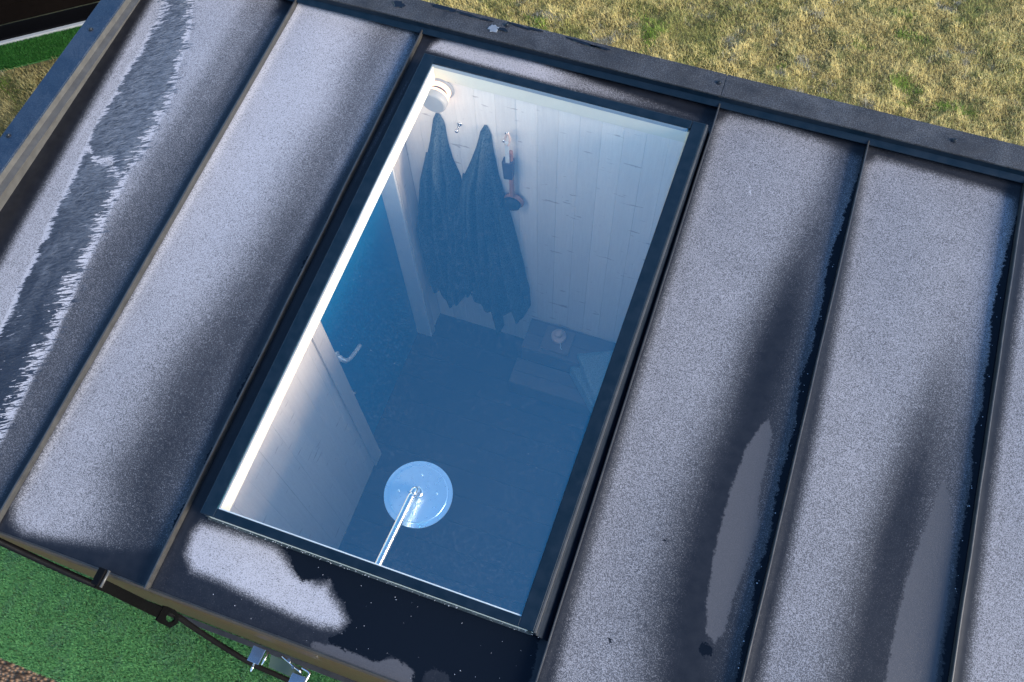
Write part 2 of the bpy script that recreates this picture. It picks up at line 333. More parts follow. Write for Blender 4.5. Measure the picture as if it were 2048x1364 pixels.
M = {
 'roof': mat_roof(),
 'seam': mat_metal('standing seam metal', (0.028, 0.027, 0.026), (0.045, 0.043, 0.040), 0.38),
 'cap': mat_metal('charcoal cap metal with painted sky blue', (0.003, 0.012, 0.030), (0.006, 0.019, 0.042), 0.42, 0.06, spec=0.4),  # blue of the sky reflection is put into this base colour
 'ridge': mat_metal('grey charcoal cap metal', (0.018, 0.018, 0.020), (0.030, 0.029, 0.030), 0.5, 0.12, spec=0.25),
 'hem': mat_metal('brown grey hem metal', (0.050, 0.048, 0.045), (0.070, 0.067, 0.062), 0.4),
 'frame': mat_metal('navy skylight frame', (0.002, 0.009, 0.017), (0.006, 0.014, 0.024), 0.35, spec=0.25),
 'curb': mat_metal('dark curb flashing', (0.009, 0.016, 0.019), (0.020, 0.029, 0.030), 0.5, 0.12, spec=0.25),
 'roofplain': mat_metal('bare charcoal metal', (0.004, 0.008, 0.014), (0.008, 0.012, 0.020), 0.6, spec=0.12),
 'wallout': None, 'glass': mat_glass(),
 'cream': simple('cream painted timber', (0.66, 0.65, 0.55), 0.5, 0.3, var=0.04, nscale=20),
 'wallboard': mat_board('pale whitewashed wall board', (0.78, 0.75, 0.70), 'Z', 0.55),
 'casing': mat_board('pale casing board', (0.58, 0.56, 0.53), 'Z', 0.2),
 'ceil': simple('white ceiling paint', (0.7, 0.69, 0.66), 0.6, var=0.03),
 'floor': mat_board('dark floor board', (0.042, 0.038, 0.050), 'X', 0.0, 0.5),
 'bench': mat_board('dark stained bench board', (0.125, 0.105, 0.10), 'X', 0.0, 0.55),
 'handle': simple('satin light metal', (0.62, 0.66, 0.68), 0.3, 0.5, 0.3, var=0.03),
 'tray': mat_board('brown board', (0.19, 0.14, 0.115), 'X', 0.0, 0.55),
 'door': simple('teal blue door', (0.003, 0.15, 0.32), 0.35, 0.4, var=0.04, nscale=60, bump=0.0),
 'steel': simple('brushed steel', (0.62, 0.63, 0.64), 0.22, 0.5, 1.0, var=0.04, nscale=60),
 'chrome': simple('polished chrome', (0.66, 0.68, 0.70), 0.18, 0.5, 1.0, var=0.01, nscale=30, bump=0.0),
 'discm': simple('satin chrome disc with painted sky tint', (0.60, 0.80, 0.95), 0.30, 0.5, 0.85, var=0.02, nscale=50, bump=0.01),  # reflected sky blue is mixed into the chrome colour
 'black': simple('black powder coat', (0.0025, 0.0025, 0.003), 0.5, 0.08, var=0.1),
 'rubber': simple('black rubber hose', (0.004, 0.004, 0.005), 0.6, 0.12, var=0.2),
 'screw': simple('dark screw head', (0.012, 0.014, 0.018), 0.35, 0.5, 0.3, var=0.1),
 'icewhite': simple('white rime ice', (0.34, 0.36, 0.41), 0.6, 0.4, var=0.10, nscale=90, bump=0.3),
 'towel': None, 'robe': None,
 'wood': simple('pale turned wood', (0.52, 0.40, 0.33), 0.55, var=0.15, nscale=30, stretch=(1, 1, 4)),
 'copper': simple('reddish wood handle', (0.34, 0.17, 0.11), 0.5, var=0.15, nscale=40),
 'bristle': simple('dark brush bristle', (0.03, 0.04, 0.05), 0.9, 0.1, var=0.5, nscale=400, bump=0.6),
 'lampwhite': simple('white lamp body', (0.26, 0.27, 0.27), 0.45, var=0.03),
 'dark': simple('dark lamp slot', (0.03, 0.022, 0.02), 0.5),
 'rope': simple('pale strap', (0.50, 0.54, 0.55), 0.6, var=0.2, nscale=200),
}
def mat_knit(name, c0, c1, sc):
    b = MB(name); c = b.co()
    wv = b.n('ShaderNodeTexVoronoi', {'Vector': c, 'Scale': sc}); n = b.noise(c, 7, 3, 0.6); n2 = b.noise(c, sc * 0.8, 2, 0.5)
    f = b.math('MULTIPLY', b.mr(wv.outputs['Distance'], 0.1, 0.6), b.mr(n, 0.3, 0.7, 0.7, 1.0))
    return b.pbr(b.mix(f, c0, c1), 0.9, b.bump(b.math('ADD', wv.outputs['Distance'], n2), 0.5, 0.004), 0.1)
M['robe'] = mat_knit('slate waffle cotton', (0.010, 0.020, 0.026), (0.075, 0.105, 0.12), 120)
M['towel'] = mat_knit('grey green terry', (0.12, 0.18, 0.20), (0.22, 0.30, 0.33), 160)
def mat_wallout():
    b = MB('brown cladding'); g = b.noise(b.co((1.2, 10, 26)), 9, 5, 0.65, 0.6); n = b.noise(b.co(), 3, 3, 0.6)
    col = b.mix(b.mr(g, 0.3, 0.7), (0.070, 0.038, 0.017), (0.125, 0.068, 0.030))
    return b.pbr(col, 0.42, b.bump(g, 0.1, 0.002), 0.5)
M['wallout'] = mat_wallout()
def mat_emit(name, col, st):
    b = MB(name); e = b.n('ShaderNodeEmission', {'Color': (*col, 1), 'Strength': st}); b.t.links.new(e.outputs[0], b.out.inputs[0]); return b.m
M['glow'] = mat_emit('lit lamp diffuser', (1.0, 0.66, 0.40), 0.9)

# ------------------------------------------------------------------ ground
GZ = -4.6
def mat_ground():
    b = MB('dry meadow soil'); c = b.co(); n = b.noise(c, 5, 6, 0.65); n2 = b.noise(c, 0.9, 4, 0.6)
    col = b.mix(b.mr(n, 0.3, 0.7), (0.055, 0.045, 0.020), (0.21, 0.165, 0.075))
    col = b.mix(b.mr(n2, 0.5, 0.65, 0, 0.5), col, (0.07, 0.085, 0.020))
    return b.pbr(col, 0.95, b.bump(n, 0.5, 0.03), 0.1)
def mat_mulch():
    b = MB('bark mulch'); c = b.co(); v = b.n('ShaderNodeTexVoronoi', {'Vector': b.co((1, 1.8, 1), (0, 0, 0.5)), 'Scale': 38.0})
    col = b.mix(b.mr(v.outputs['Distance'], 0.0, 0.7), (0.36, 0.22, 0.13), (0.05, 0.03, 0.018))
    return b.pbr(col, 0.85, b.bump(v.outputs['Distance'], 0.8, 0.02), 0.2)
G = mobj('ground', [(-400, -400, GZ), (400, -400, GZ), (400, 400, GZ), (-400, 400, GZ)], [(0, 1, 2, 3)], mat_ground()); G['kind'] = 'structure'
turfm = simple('artificial turf backing', (0.035, 0.105, 0.032), 0.9, 0.1, var=0.2, nscale=50)
t = box('turf_sheet', -7, 9, -4.985, -3.3, GZ + 0.008, GZ + 0.03, turfm, bevel=0); t['kind'] = 'structure'
t = box('mulch_bed', -9, 9, -8.5, -4.99, GZ + 0.006, GZ + 0.016, mat_mulch(), bevel=0); t['kind'] = 'structure'

def blade_mat(name, ramp, rough=0.6, trans=0.25):
    b = MB(name); col = b.attr('tint', 'Color')
    p = b.n('ShaderNodeBsdfPrincipled', {'Base Color': col, 'Roughness': rough, 'Specular IOR Level': 0.25})
    tl = b.n('ShaderNodeBsdfTranslucent', {'Color': col})
    m = b.n('ShaderNodeMixShader', {0: trans, 1: p.outputs[0], 2: tl.outputs[0]})
    b.t.links.new(m.outputs[0], b.out.inputs[0]); return b.m
def blades(name, X, Y, Z, L, Wd, lean, col, mat):
    """curved two-segment blades; arrays in metres"""
    n = len(X); az = RNG.uniform(0, 2 * np.pi, n); dx, dy = np.cos(az), np.sin(az)
    sx, sy = -dy, dx
    h1, r1 = L * 0.55 * np.cos(lean * 0.6), L * 0.55 * np.sin(lean * 0.6)
    h2, r2 = h1 + L * 0.45 * np.cos(lean * 1.35), r1 + L * 0.45 * np.sin(lean * 1.35)
    V = np.empty((n, 5, 3), np.float32)
    for i, (r, h, ww) in enumerate(((0 * L, 0 * L, 1), (0 * L, 0 * L, -1), (r1, h1, 0.8), (r1, h1, -0.8))):
        V[:, i, 0] = X + dx * r + sx * Wd * ww * 0.5; V[:, i, 1] = Y + dy * r + sy * Wd * ww * 0.5; V[:, i, 2] = Z + h
    V[:, 4, 0] = X + dx * r2; V[:, 4, 1] = Y + dy * r2; V[:, 4, 2] = Z + np.maximum(h2, 0.002)
    b5 = (np.arange(n) * 5)[:, None]
    tri = np.concatenate([b5 + [0, 1, 3], b5 + [0, 3, 2], b5 + [2, 3, 4]], 1).reshape(-1)
    me = bpy.data.meshes.new(name); nf = n * 3
    me.vertices.add(n * 5); me.vertices.foreach_set('co', V.reshape(-1))
    me.loops.add(nf * 3); me.loops.foreach_set('vertex_index', tri.astype(np.int32))
    me.polygons.add(nf); me.polygons.foreach_set('loop_start', (np.arange(nf) * 3).astype(np.int32))
    me.polygons.foreach_set('loop_total', np.full(nf, 3, np.int32))
    me.update(calc_edges=True)
    a = me.color_attributes.new('tint', 'FLOAT_COLOR', 'POINT')
    cc = np.ones((n, 5, 4), np.float32); cc[:, :, :3] = col[:, None, :]
    a.data.foreach_set('color', cc.reshape(-1)); me.materials.append(mat)
    o = bpy.data.objects.new(name, me); COL.objects.link(o); o['kind'] = 'stuff'; return o
def vnoise(x, y, sc, seed=0):        # cheap smooth value noise on arrays
    r = np.random.default_rng(seed); T = r.random((64, 64)); out = np.zeros_like(x); amp = 1; tot = 0
    for o in range(3):
        u = x * sc * 2 ** o + 11.3 * o; v = y * sc * 2 ** o + 5.1 * o
        i = np.floor(u).astype(int); j = np.floor(v).astype(int); f = u - i; g = v - j; f = f * f * (3 - 2 * f); g = g * g * (3 - 2 * g)
        A = T[i % 64, j % 64]; B = T[(i + 1) % 64, j % 64]; Cc = T[i % 64, (j + 1) % 64]; D = T[(i + 1) % 64, (j + 1) % 64]
        out += amp * ((A * (1 - f) + B * f) * (1 - g) + (Cc * (1 - f) + D * f) * g); tot += amp; amp *= 0.55
    return out / tot
def lerp3(a, b, t): return np.array(a)[None, :] * (1 - t[:, None]) + np.array(b)[None, :] * t[:, None]
bm_ = blade_mat('grass blades', None)
# artificial turf below the eave
n = 230000
X = RNG.uniform(-2.9, 3.4, n) * S; Y = RNG.uniform(-4.99, -3.95, n) * S
k = vnoise(X, Y, 7, 3); rr = RNG.random(n)
col = lerp3((0.09, 0.24, 0.085), (0.165, 0.43, 0.15), np.clip(rr * 0.75 + k * 0.5 - 0.12, 0, 1))
pale = (vnoise(X * 3, Y, 6, 9) > 0.63) & (RNG.random(n) < 0.45); col[pale] = col[pale] * 0.5 + np.array([0.12, 0.22, 0.15]) * 0.5
brown = RNG.random(n) < 0.03; col[brown] = (0.10, 0.075, 0.03)
blades('turf_blades', X, Y, np.full(n, (GZ + 0.03) * S), RNG.uniform(0.014, 0.026, n), RNG.uniform(0.0016, 0.0028, n), RNG.uniform(0.2, 1.0, n), col, bm_)
def to_poly(X, Y, edge):             # inside test for convex outline (units)
    ok = np.ones(len(X), bool)
    for i in range(len(edge)):
        a = edge[i]; b = edge[(i + 1) % len(edge)]
        ok &= ((b[0] - a[0]) * (Y - a[1]) - (b[1] - a[1]) * (X - a[0])) > 0
    return ok
# dry meadow beyond the ridge: matted straw with green tufts
def meadow(name, n, x0, x1, y0, y1, seed, keep=None, dim=1.0):
    r = np.random.default_rng(seed)
    X = r.uniform(x0, x1, n); Y = r.uniform(y0, y1, n)
    if keep is not None:
        m = keep(X, Y); X, Y = X[m], Y[m]; n = len(X)
    X = X * S; Y = Y * S
    clump = vnoise(X, Y, 9, seed); big = vnoise(X, Y, 1.6, seed + 1); green = vnoise(X, Y, 3.2, seed + 2); gry = vnoise(X, Y, 8, seed + 5)
    q = r.random(n)
    col = lerp3((0.42, 0.335, 0.11), (0.86, 0.70, 0.29), np.clip(q * 0.8 + (clump - 0.5) * 0.9 + 0.15, 0, 1))
    g = (green + (r.random(n) - 0.5) * 0.35) > 0.60
    col[g] = lerp3((0.22, 0.22, 0.05), (0.46, 0.43, 0.14), r.random(n))[g]
    g2 = (vnoise(X, Y, 2.6, seed + 7) + (r.random(n) - 0.5) * 0.12) > 0.75
    col[g2] = lerp3((0.12, 0.20, 0.02), (0.30, 0.42, 0.06), r.random(n))[g2]
    f = (gry + (r.random(n) - 0.5) * 0.2) > 0.77
    col[f] = lerp3((0.22, 0.21, 0.16), (0.40, 0.38, 0.31), r.random(n))[f]
    dk = (vnoise(X, Y, 15, seed + 8) > 0.62) & (r.random(n) < 0.7)
    col[dk] *= np.array([0.34, 0.42, 0.34])
    col = col * dim
    Z = np.full(n, GZ * S) + 0.03 * np.maximum(clump - 0.45, 0) * 2
    L = r.uniform(0.015, 0.045, n) * (0.6 + clump * 0.8); 
    blades(name, X, Y, Z, L, r.uniform(0.0016, 0.0032, n), r.uniform(0.5, 1.45, n), col.astype(np.float32), bm_)
meadow('dry_grass', 380000, -3.2, 8.6, 3.9, 8.9, 21, lambda X, Y: (Y < 6.1 + (X + 1.3) * 0.32))
# neighbouring building's turf strip and the meadow in front of it
A0 = np.array([-6.88, 2.00]); A1 = np.array([-5.96, 2.69]); dA = (A1 - A0) / np.linalg.norm(A1 - A0); nA = np.array([dA[1], -dA[0]])
def strip(c, off0, off1, a0, a1): # corners along the building line
    p = lambda a, o: tuple(A0 + dA * a + nA * o)
    return [p(a0, off0), p(a1, off0), p(a1, off1), p(a0, off1)]
q = strip(0, 0.02, 0.47, -4, 5)
t = hexa('turf_border', [(x, y, GZ + 0.008) for x, y in q] + [(x, y, GZ + 0.03) for x, y in q], turfm, bevel=0); t['kind'] = 'structure'
n = 60000; aa = RNG.uniform(-1.6, 2.2, n); oo = RNG.uniform(0.02, 0.47, n); X = (A0[0] + dA[0] * aa + nA[0] * oo) * S; Y = (A0[1] + dA[1] * aa + nA[1] * oo) * S
col = lerp3((0.016, 0.09, 0.012), (0.035, 0.16, 0.02), RNG.random(n))
blades('turf_border_blades', X, Y, np.full(n, (GZ + 0.03) * S), RNG.uniform(0.012, 0.022, n), RNG.uniform(0.002, 0.003, n), RNG.uniform(0.2, 0.9, n), col, bm_)
def keepm(X, Y):
    rel = np.stack([X, Y], 1) - A0; return (rel @ nA > 0.49) & (rel @ nA < 3.2)
meadow('dry_grass', 110000, -8.6, -3.6, -1.2, 3.2, 55, keepm, 0.6)

# ------------------------------------------------------------------ the cabin
cabin = thing('cabin', 'charcoal metal roofed cabin with frosted standing seam roof and a large skylight', 'building', (0, 0, GZ))
SEAMS = [-0.15, 0.838, 2.996, 3.991, 4.983, 5.975, 6.967]
LEFT = -1.30; EAVE = -4.115
CURB = (0.972, 2.915, -3.642, -0.262)     # u0, u1, v0, v1 of the hole for the skylight
def pan_density(i, U, V, u0, u1):
    z = np.zeros(U.shape); film = z - 0.3; wet = z - 0.3; ice = z - 0.3; global IAMP; IAMP = z + 0.05
    if i == 0:
        IAMP = 0.07 + 0.17 * sst(U, -0.85, -0.66)
        d = sst(sdf('frost0', U, V), -0.075, 0.03); d *= 0.86 - 0.30 * sst(-V, 0.3, 2.6) * sst(U, -0.75, -0.35)
        d *= 1 - 0.28 * sst(U, -0.62, -0.45)
        d *= 1 - 0.35 * sst(U, -0.45, -0.16)
        d = np.maximum(d, 0.42 * sst(u1 - U, 0.035, 0.10) * sst(-V, 0.05, 0.2) * sst(U, -0.75, -0.5)); ice = sdf('ice', U, V); seg = np.abs(V + 1.66 + 0.30 * (U + 0.95) - 0.02 * np.sin(U * 30)) - 0.008 - 0.035 * np.exp(-((U + 0.79) / 0.06) ** 2)
        ice = np.where((U > -1.0) & (U < -0.6), np.minimum(ice, seg), ice); ice = np.where(V > -0.55, ice - 0.02 * sst(V, -0.5, -0.2), ice)
        IAMP = IAMP + 0.16 * sst(V, -0.75, -0.3) + 0.05 * sst(-V, 2.0, 2.6) * (U > -0.75); rim = np.exp(-(ice / 0.05) ** 2); d = np.maximum(d, rim * 1.1 * (ice < 0.0)); d = np.maximum(d, 1.1 * (ice >= 0))
    elif i == 1:
        d = sst(sdf('frost1', U, V), -0.075, 0.03)
        d = np.maximum(d, 0.45 * sst(u1 - U, 0.03, 0.10) * sst(-V, 0.08, 0.25) * sst(V, -3.95, -3.7) * sst(U - u0, 0.5, 0.7))
        x = lined('dark1', U, V); wd = 0.17 + 0.03 * (-V)
        d *= 1 - (0.40 + 0.30 * sst(-V, 0.4, 3.6)) * np.exp(-(x / wd) ** 2)
        wav = np.sin(V * 11 + 2 * np.sin(V * 3.7))
        wet = np.maximum(wet, 0.022 + 0.022 * wav * sst(-V, 1.2, 2.0) - (u1 - U))
        d *= 0.96 - 0.14 * sst(-V, 0.8, 3.6); d *= 1 - 0.3 * sst(x, 0.05, 0.35)
    elif i == 2:
        a = sst(sdf('top2', U, V), -0.01, 0.06) * (1 - 0.35 * sst(U, 1.7, 2.1)) * (1 - 0.55 * sst(U, 2.15, 2.75))
        a *= 1 - 0.5 * sst(-V, 0.9, 2.0)
        a = np.maximum(a, 0.22 * sst(-V, 0.05, 0.2) * (U > 1.9) * (V > -0.26))
        b_ = sst(sdf('bot2', U, V), -0.02, 0.07)
        rim = 0.05 * sst(sdf('rim2', U, V), -0.03, 0.06); film = sdf('rim2', U, V) + 0.02 - 0.35 * np.clip(1.98 - U, 0, 1)
        cor = 0.7 * np.exp(-(((U - 2.93) / 0.06) ** 2 + ((V + 0.20) / 0.035) ** 2))
        d = np.maximum(np.maximum(a, b_), np.maximum(rim, cor)); wet = np.maximum(sdf('wet2', U, V), sdf('notch', U, V) - 0.006)
        d = np.maximum(d, 0.10 * sst(-V, 3.7, 3.9) * (wet < 0))
    elif i in (3, 4):
        k = str(i); d = sst(sdf('frost' + k, U, V), -0.075, 0.03)
        d = np.maximum(d, 0.42 * sst(u1 - U, 0.05, 0.11) * sst(-V, 0.15, 0.35) * sst(U - u0, 0.5, 0.7))
        x = lined('dark' + k, U, V)
        wd = (0.11 + 0.035 * (-V)) if i == 3 else (0.07 + 0.035 * (-V))
        am = (0.35 + 0.60 * sst(-V, 0.4, 1.7)) if i == 3 else 0.9 * sst(-V, 0.8, 2.6)
        d *= 1 - am * np.exp(-(x / wd) ** 2)
        d *= 1 - 0.35 * sst(x, 0.02, 0.2) * sst(-V, 0.8, 2.0)
        d *= 0.72 - 0.04 * sst(-V, 1.5, 3.8)
        film = sdf('film' + k, U, V)
        wav = 0.5 + 0.5 * np.sin(V * 9 + 1.3 * np.sin(V * 4.1)) * np.cos(V * 3.3)
        wet = np.maximum(wet, (0.030 + 0.030 * wav * sst(-V, 0.3, 1.0)) * (1 - 0.35 * sst(-V, 2.0, 3.6)) * sst(-V, 0.15, 0.6) - (u1 - U))
        if i == 3:
            wet = np.maximum(wet, 0.036 - np.hypot(U - 3.778, V + 3.435))
            wet = np.maximum(wet, 0.012 - np.hypot(U - 3.30, V + 3.55)); wet = np.maximum(wet, 0.010 - np.hypot(U - 3.16, V + 3.86))
            wet = np.maximum(wet, 0.012 - np.hypot(U - 3.43, V + 2.95))
            d = np.maximum(d, 0.9 * np.exp(-((U - 3.346 - (V + .582) * -0.25) / 0.007) ** 2) * (np.abs(V + 0.59) < 0.035) * 1.4)
        else:
            d = np.maximum(d, 0.12)
        d = np.maximum(d, 0.10 * (U - u0 < 0.12))
    else:
        e = np.minimum(np.minimum(U - u0 - 0.03, u1 - 0.08 - U), -V - 0.12)
        d = sst(e, 0, 0.09) * 0.74
    return d, film, wet, ice
IAMP = None
def make_pan(i, u0, u1):
    nu = int((u1 - u0) / 0.0105); nv = 380
    us = list(np.linspace(u0, u1, nu)); vs = list(np.linspace(0.005, EAVE, nv))
    if i == 2:
        for c in CURB[:2]: us[int(np.argmin(np.abs(np.array(us) - c)))] = c
        for c in CURB[2:]: vs[int(np.argmin(np.abs(np.array(vs) - c)))] = c
    us = np.array(us); vs = np.array(vs)
    U, V = np.meshgrid(us, vs)
    dens, film, wet, ice = pan_density(i, U, V, u0, u1)
    e0 = U - u0; e1 = u1 - U
    H = 0.007 * np.exp(-(e0 / 0.03) ** 2) + 0.009 * np.exp(-(e1 / 0.03) ** 2) + 0.012 * np.exp(-(V / 0.04) ** 2)
    H += 0.004 * np.sin((U - u0) / (u1 - u0) * math.pi * 2 + i) * np.sin(V * 1.7 + i * 2.1) + 0.0025 * np.sin(U * 7 + V * 2.3 + i)
    if i == 0: H += 0.006 * np.clip(ice / 0.08, 0, 1)
    Y = V * CS - H * SN; Z = V * SN + H * CS
    base = wl(cabin)
    P = np.stack([U * S - base.x, Y * S - base.y, Z * S - base.z], -1).astype(np.float32)
    idx = np.arange(nv * nu).reshape(nv, nu)
    q = np.stack([idx[:-1, :-1], idx[1:, :-1], idx[1:, 1:], idx[:-1, 1:]], -1)
    if i == 2:
        uc = (us[:-1] + us[1:]) / 2; vc = (vs[:-1] + vs[1:]) / 2
        hole = ((uc > CURB[0]) & (uc < CURB[1]))[None, :] & ((vc > CURB[2]) & (vc < CURB[3]))[:, None]
        q = q[~hole]
    q = q.reshape(-1, 4); me = bpy.data.meshes.new('roof_pan'); n = len(q)
    me.vertices.add(nv * nu); me.vertices.foreach_set('co', P.reshape(-1))
    me.loops.add(n * 4); me.loops.foreach_set('vertex_index', q.reshape(-1).astype(np.int32))
    me.polygons.add(n); me.polygons.foreach_set('loop_start', (np.arange(n) * 4).astype(np.int32)); me.polygons.foreach_set('loop_total', np.full(n, 4, np.int32))
    me.polygons.foreach_set('use_smooth', np.ones(n, bool)); me.update(calc_edges=True)
    for nm, A in (('dens', dens), ('film', film), ('wet', wet), ('ice', ice), ('iamp', IAMP)):
        a = me.attributes.new(nm, 'FLOAT', 'POINT'); a.data.foreach_set('value', A.astype(np.float32).reshape(-1))
    me.materials.append(M['roof'])
    o = link(bpy.data.objects.new('roof_pan', me), cabin)
    return o
edges = [LEFT] + SEAMS
labels = ['pan with a long band of feathery ice', 'frosted pan left of the skylight', 'wide pan round the skylight, wet and black at its foot', 'frosted pan right of the skylight', 'frosted pan with a grey film at its foot', 'frosted pan at the right edge', 'far right frosted pan']
for i in range(7):
    a = edges[i] + (0.0 if i == 0 else 0.004); b_ = edges[i + 1] - 0.004
    p = make_pan(i, a, b_); p['label'] = labels[i]
    # folded drip edge under each pan
    mobj('drip_edge', [rf(a, EAVE - 0.001, 0.024), rf(b_, EAVE - 0.001, 0.024), rf(b_, EAVE - 0.012, -0.04), rf(a, EAVE - 0.012, -0.04),
                       rf(a, EAVE + 0.010, -0.002), rf(b_, EAVE + 0.010, -0.002), rf(b_, EAVE + 0.006, -0.05), rf(a, EAVE + 0.006, -0.05)],
         [(0, 3, 2, 1), (4, 5, 6, 7), (0, 1, 5, 4), (3, 7, 6, 2), (0, 4, 7, 3), (1, 2, 6, 5)], M['hem'], cabin)
def make_seam(u, last=False):
    n = 46; rows = []
    prof = [(-0.003, -0.02), (-0.003, 0.042), (-0.0055, 0.044), (-0.0058, 0.057), (-0.001, 0.0585), (0.0045, 0.057), (0.0045, 0.044), (0.003, 0.041), (0.003, -0.02)]
    V = []; F = []; m = len(prof)
    for k in range(n):
        v = 0.0 + (EAVE - 0.006) * k / (n - 1)
        wob = 0.0035 * mnoise.noise(Vector((u * 3, v * 2.2, 0))) ; hob = 0.002 * mnoise.noise(Vector((u * 5, v * 4, 3)))
        for du, h in prof: V.append(rf(u + du + (wob if h > 0.02 else 0), v, h + (hob if h > 0.03 else 0)))
    for k in range(n - 1):
        for j in range(m): F.append((k * m + j, k * m + (j + 1) % m, (k + 1) * m + (j + 1) % m, (k + 1) * m + j))
    F.append(tuple(range(m))[::-1]); F.append(tuple(range((n - 1) * m, n * m)))
    return mobj('standing_seam', V, F, M['seam'], cabin)
for u in SEAMS[:-1]: make_seam(u)
# upstand, hem and cap along the left edge and along the ridge
CAPZ = 0.12
def ledge(name, ya, yb, mat_cap):
    pass
xo = -1.462
hem_prof = lambda y: [(LEFT - 0.02, y, CAPZ - 0.004), (LEFT + 0.002, y, CAPZ - 0.004), (LEFT + 0.006, y, 0.068), (LEFT + 0.050, y, 0.058), (LEFT + 0.048, y, 0.048), (LEFT + 0.004, y, 0.052), (LEFT + 0.002, y, -0.16), (LEFT - 0.02, y, -0.16)]
extrude_profile('upstand', 8, hem_prof(0.004), hem_prof(EAVE - 0.01), M['hem'], cabin)
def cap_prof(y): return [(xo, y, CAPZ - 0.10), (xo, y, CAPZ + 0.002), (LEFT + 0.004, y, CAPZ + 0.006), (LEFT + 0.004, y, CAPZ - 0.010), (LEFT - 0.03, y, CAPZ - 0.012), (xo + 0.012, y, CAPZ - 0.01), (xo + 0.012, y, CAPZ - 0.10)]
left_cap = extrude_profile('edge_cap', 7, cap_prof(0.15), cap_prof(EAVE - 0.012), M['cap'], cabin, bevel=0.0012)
left_cap['label'] = 'charcoal cap strip along the left edge with painted-in sky blue'
def up_prof(x): return [(x, 0.022, CAPZ - 0.004), (x, 0.002, CAPZ - 0.004), (x, 0.000, 0.066), (x, -0.034, 0.042), (x, -0.030, 0.034), (x, 0.006, 0.038), (x, 0.008, -0.03), (x, 0.022, -0.03)]
extrude_profile('upstand', 8, up_prof(LEFT + 0.002), up_prof(7.1), M['frame'], cabin)
def rc_prof(x): return [(x, 0.188, CAPZ - 0.12), (x, 0.188, CAPZ + 0.004), (x, -0.003, CAPZ + 0.002), (x, -0.003, CAPZ - 0.012), (x, 0.03, CAPZ - 0.012), (x, 0.176, CAPZ - 0.01), (x, 0.176, CAPZ - 0.12)]
caps = []
for a, b_ in ((-1.462, 2.984), (2.988, 7.1)):
    caps.append(extrude_profile('ridge_cap', 7, rc_prof(a), rc_prof(b_), M['ridge'], cabin, bevel=0.0012))
caps[0]['label'] = 'cap strip above the skylight with dark ice patches'; caps[1]['label'] = 'plain cap strip at the right'
rbox('joint_strip', 2.974, 2.998, 0.0, 0.186, CAPZ - 0.016, CAPZ - 0.0065, M['seam'], cabin, bevel=0)
def screw(x, y, z, parent):
    ob = lathe('screw', [(0.0, 0.016), (0.008, 0.015), (0.0105, 0.010), (0.0115, 0.006), (0.018, 0.004), (0.019, 0.0)], (x, y, z), (0, 0, 1), M['screw'], parent, n=16); return ob
for x, y in ((-1.379, -0.797), (-1.414, -1.799), (-1.39, -2.8), (-1.39, -3.75)): screw(x, y, CAPZ + 0.003, left_cap)
for x, y in ((1.42, 0.15), (2.950, 0.100)): screw(x, y, CAPZ + 0.003, caps[0])
for x, y in ((4.494, 0.096), (6.0, 0.096)): screw(x, y, CAPZ + 0.003, caps[1])
# frozen melt patches: thin irregular sheets of dark and pale ice on the cap
def blob(name, cx, cy, rx, ry, z, mat, parent, rot=0.0, seed=0, th=0.003, n=26, rough=0.45):
    r = random.Random(seed); base = [0.55 + rough * r.random() for _ in range(n)]
    base = [(base[k] + base[(k + 1) % n] * 0.5) / 1.5 for k in range(n)]
    V = [(cx, cy, z + th)]; F = []
    for k in range(n):
        t = 2 * math.pi * k / n; x = math.cos(t) * rx * base[k] * 1.3; y = math.sin(t) * ry * base[k] * 1.3
        X = cx + x * math.cos(rot) - y * math.sin(rot); Yy = cy + x * math.sin(rot) + y * math.cos(rot)
        V.append((X, Yy, z))
        V.append((cx + (X - cx) * 0.9, cy + (Yy - cy) * 0.9, z + th))
    for k in range(n):
        a = 1 + 2 * k; b2 = 1 + 2 * ((k + 1) % n)
        F.append((a, b2, b2 + 1, a + 1)); F.append((a + 1, b2 + 1, 0))
    return mobj(name, V, F, mat, parent, smooth=False)
M['blackice'] = simple('black wet ice', (0.004, 0.005, 0.008), 0.1, 0.5, var=0.1, bump=0.2, bdist=0.004)
M['greyice'] = simple('thin grey ice', (0.17, 0.19, 0.22), 0.4, 0.5, var=0.35, nscale=70, bump=0.4)
for k, (x, y, rx, ry) in enumerate(((0.95, 0.165, 0.10, 0.016), (1.13, 0.155, 0.09, 0.012), (1.26, 0.15, 0.05, 0.010), (1.52, 0.165, 0.10, 0.010), (1.41, 0.10, 0.045, 0.014), (1.62, 0.168, 0.06, 0.010), (1.98, 0.155, 0.13, 0.012), (2.10, 0.150, 0.09, 0.012), (0.62, 0.10, 0.05, 0.03))):
    blob('ice_patch', x, y, rx, ry, CAPZ + 0.0055, M['blackice'], caps[0], rot=random.uniform(-.1, .1), seed=k)
blob('ice_patch', 1.345, 0.09, 0.04, 0.035, CAPZ + 0.0055, M['greyice'], caps[0], seed=31)

# skylight ----------------------------------------------------------
sk = bpy.data.objects.new('skylight', None); COL.objects.link(sk); sk.parent = cabin
FO = (0.955, 2.930, -3.655, -0.246); FI = (1.040, 2.842, -3.602, -0.312)
def skew(o):          # the right side of the frame runs a little out of parallel
    for v in o.data.vertices:
        w_ = v.co.x + wl(sk).x; y_ = v.co.y + wl(sk).y
        if w_ > 2.5 * S: v.co.x += (0.022 + 0.0125 * (y_ / S + 0.3) * 1.05) * S
    return o
c0, c1, c2, c3 = CURB
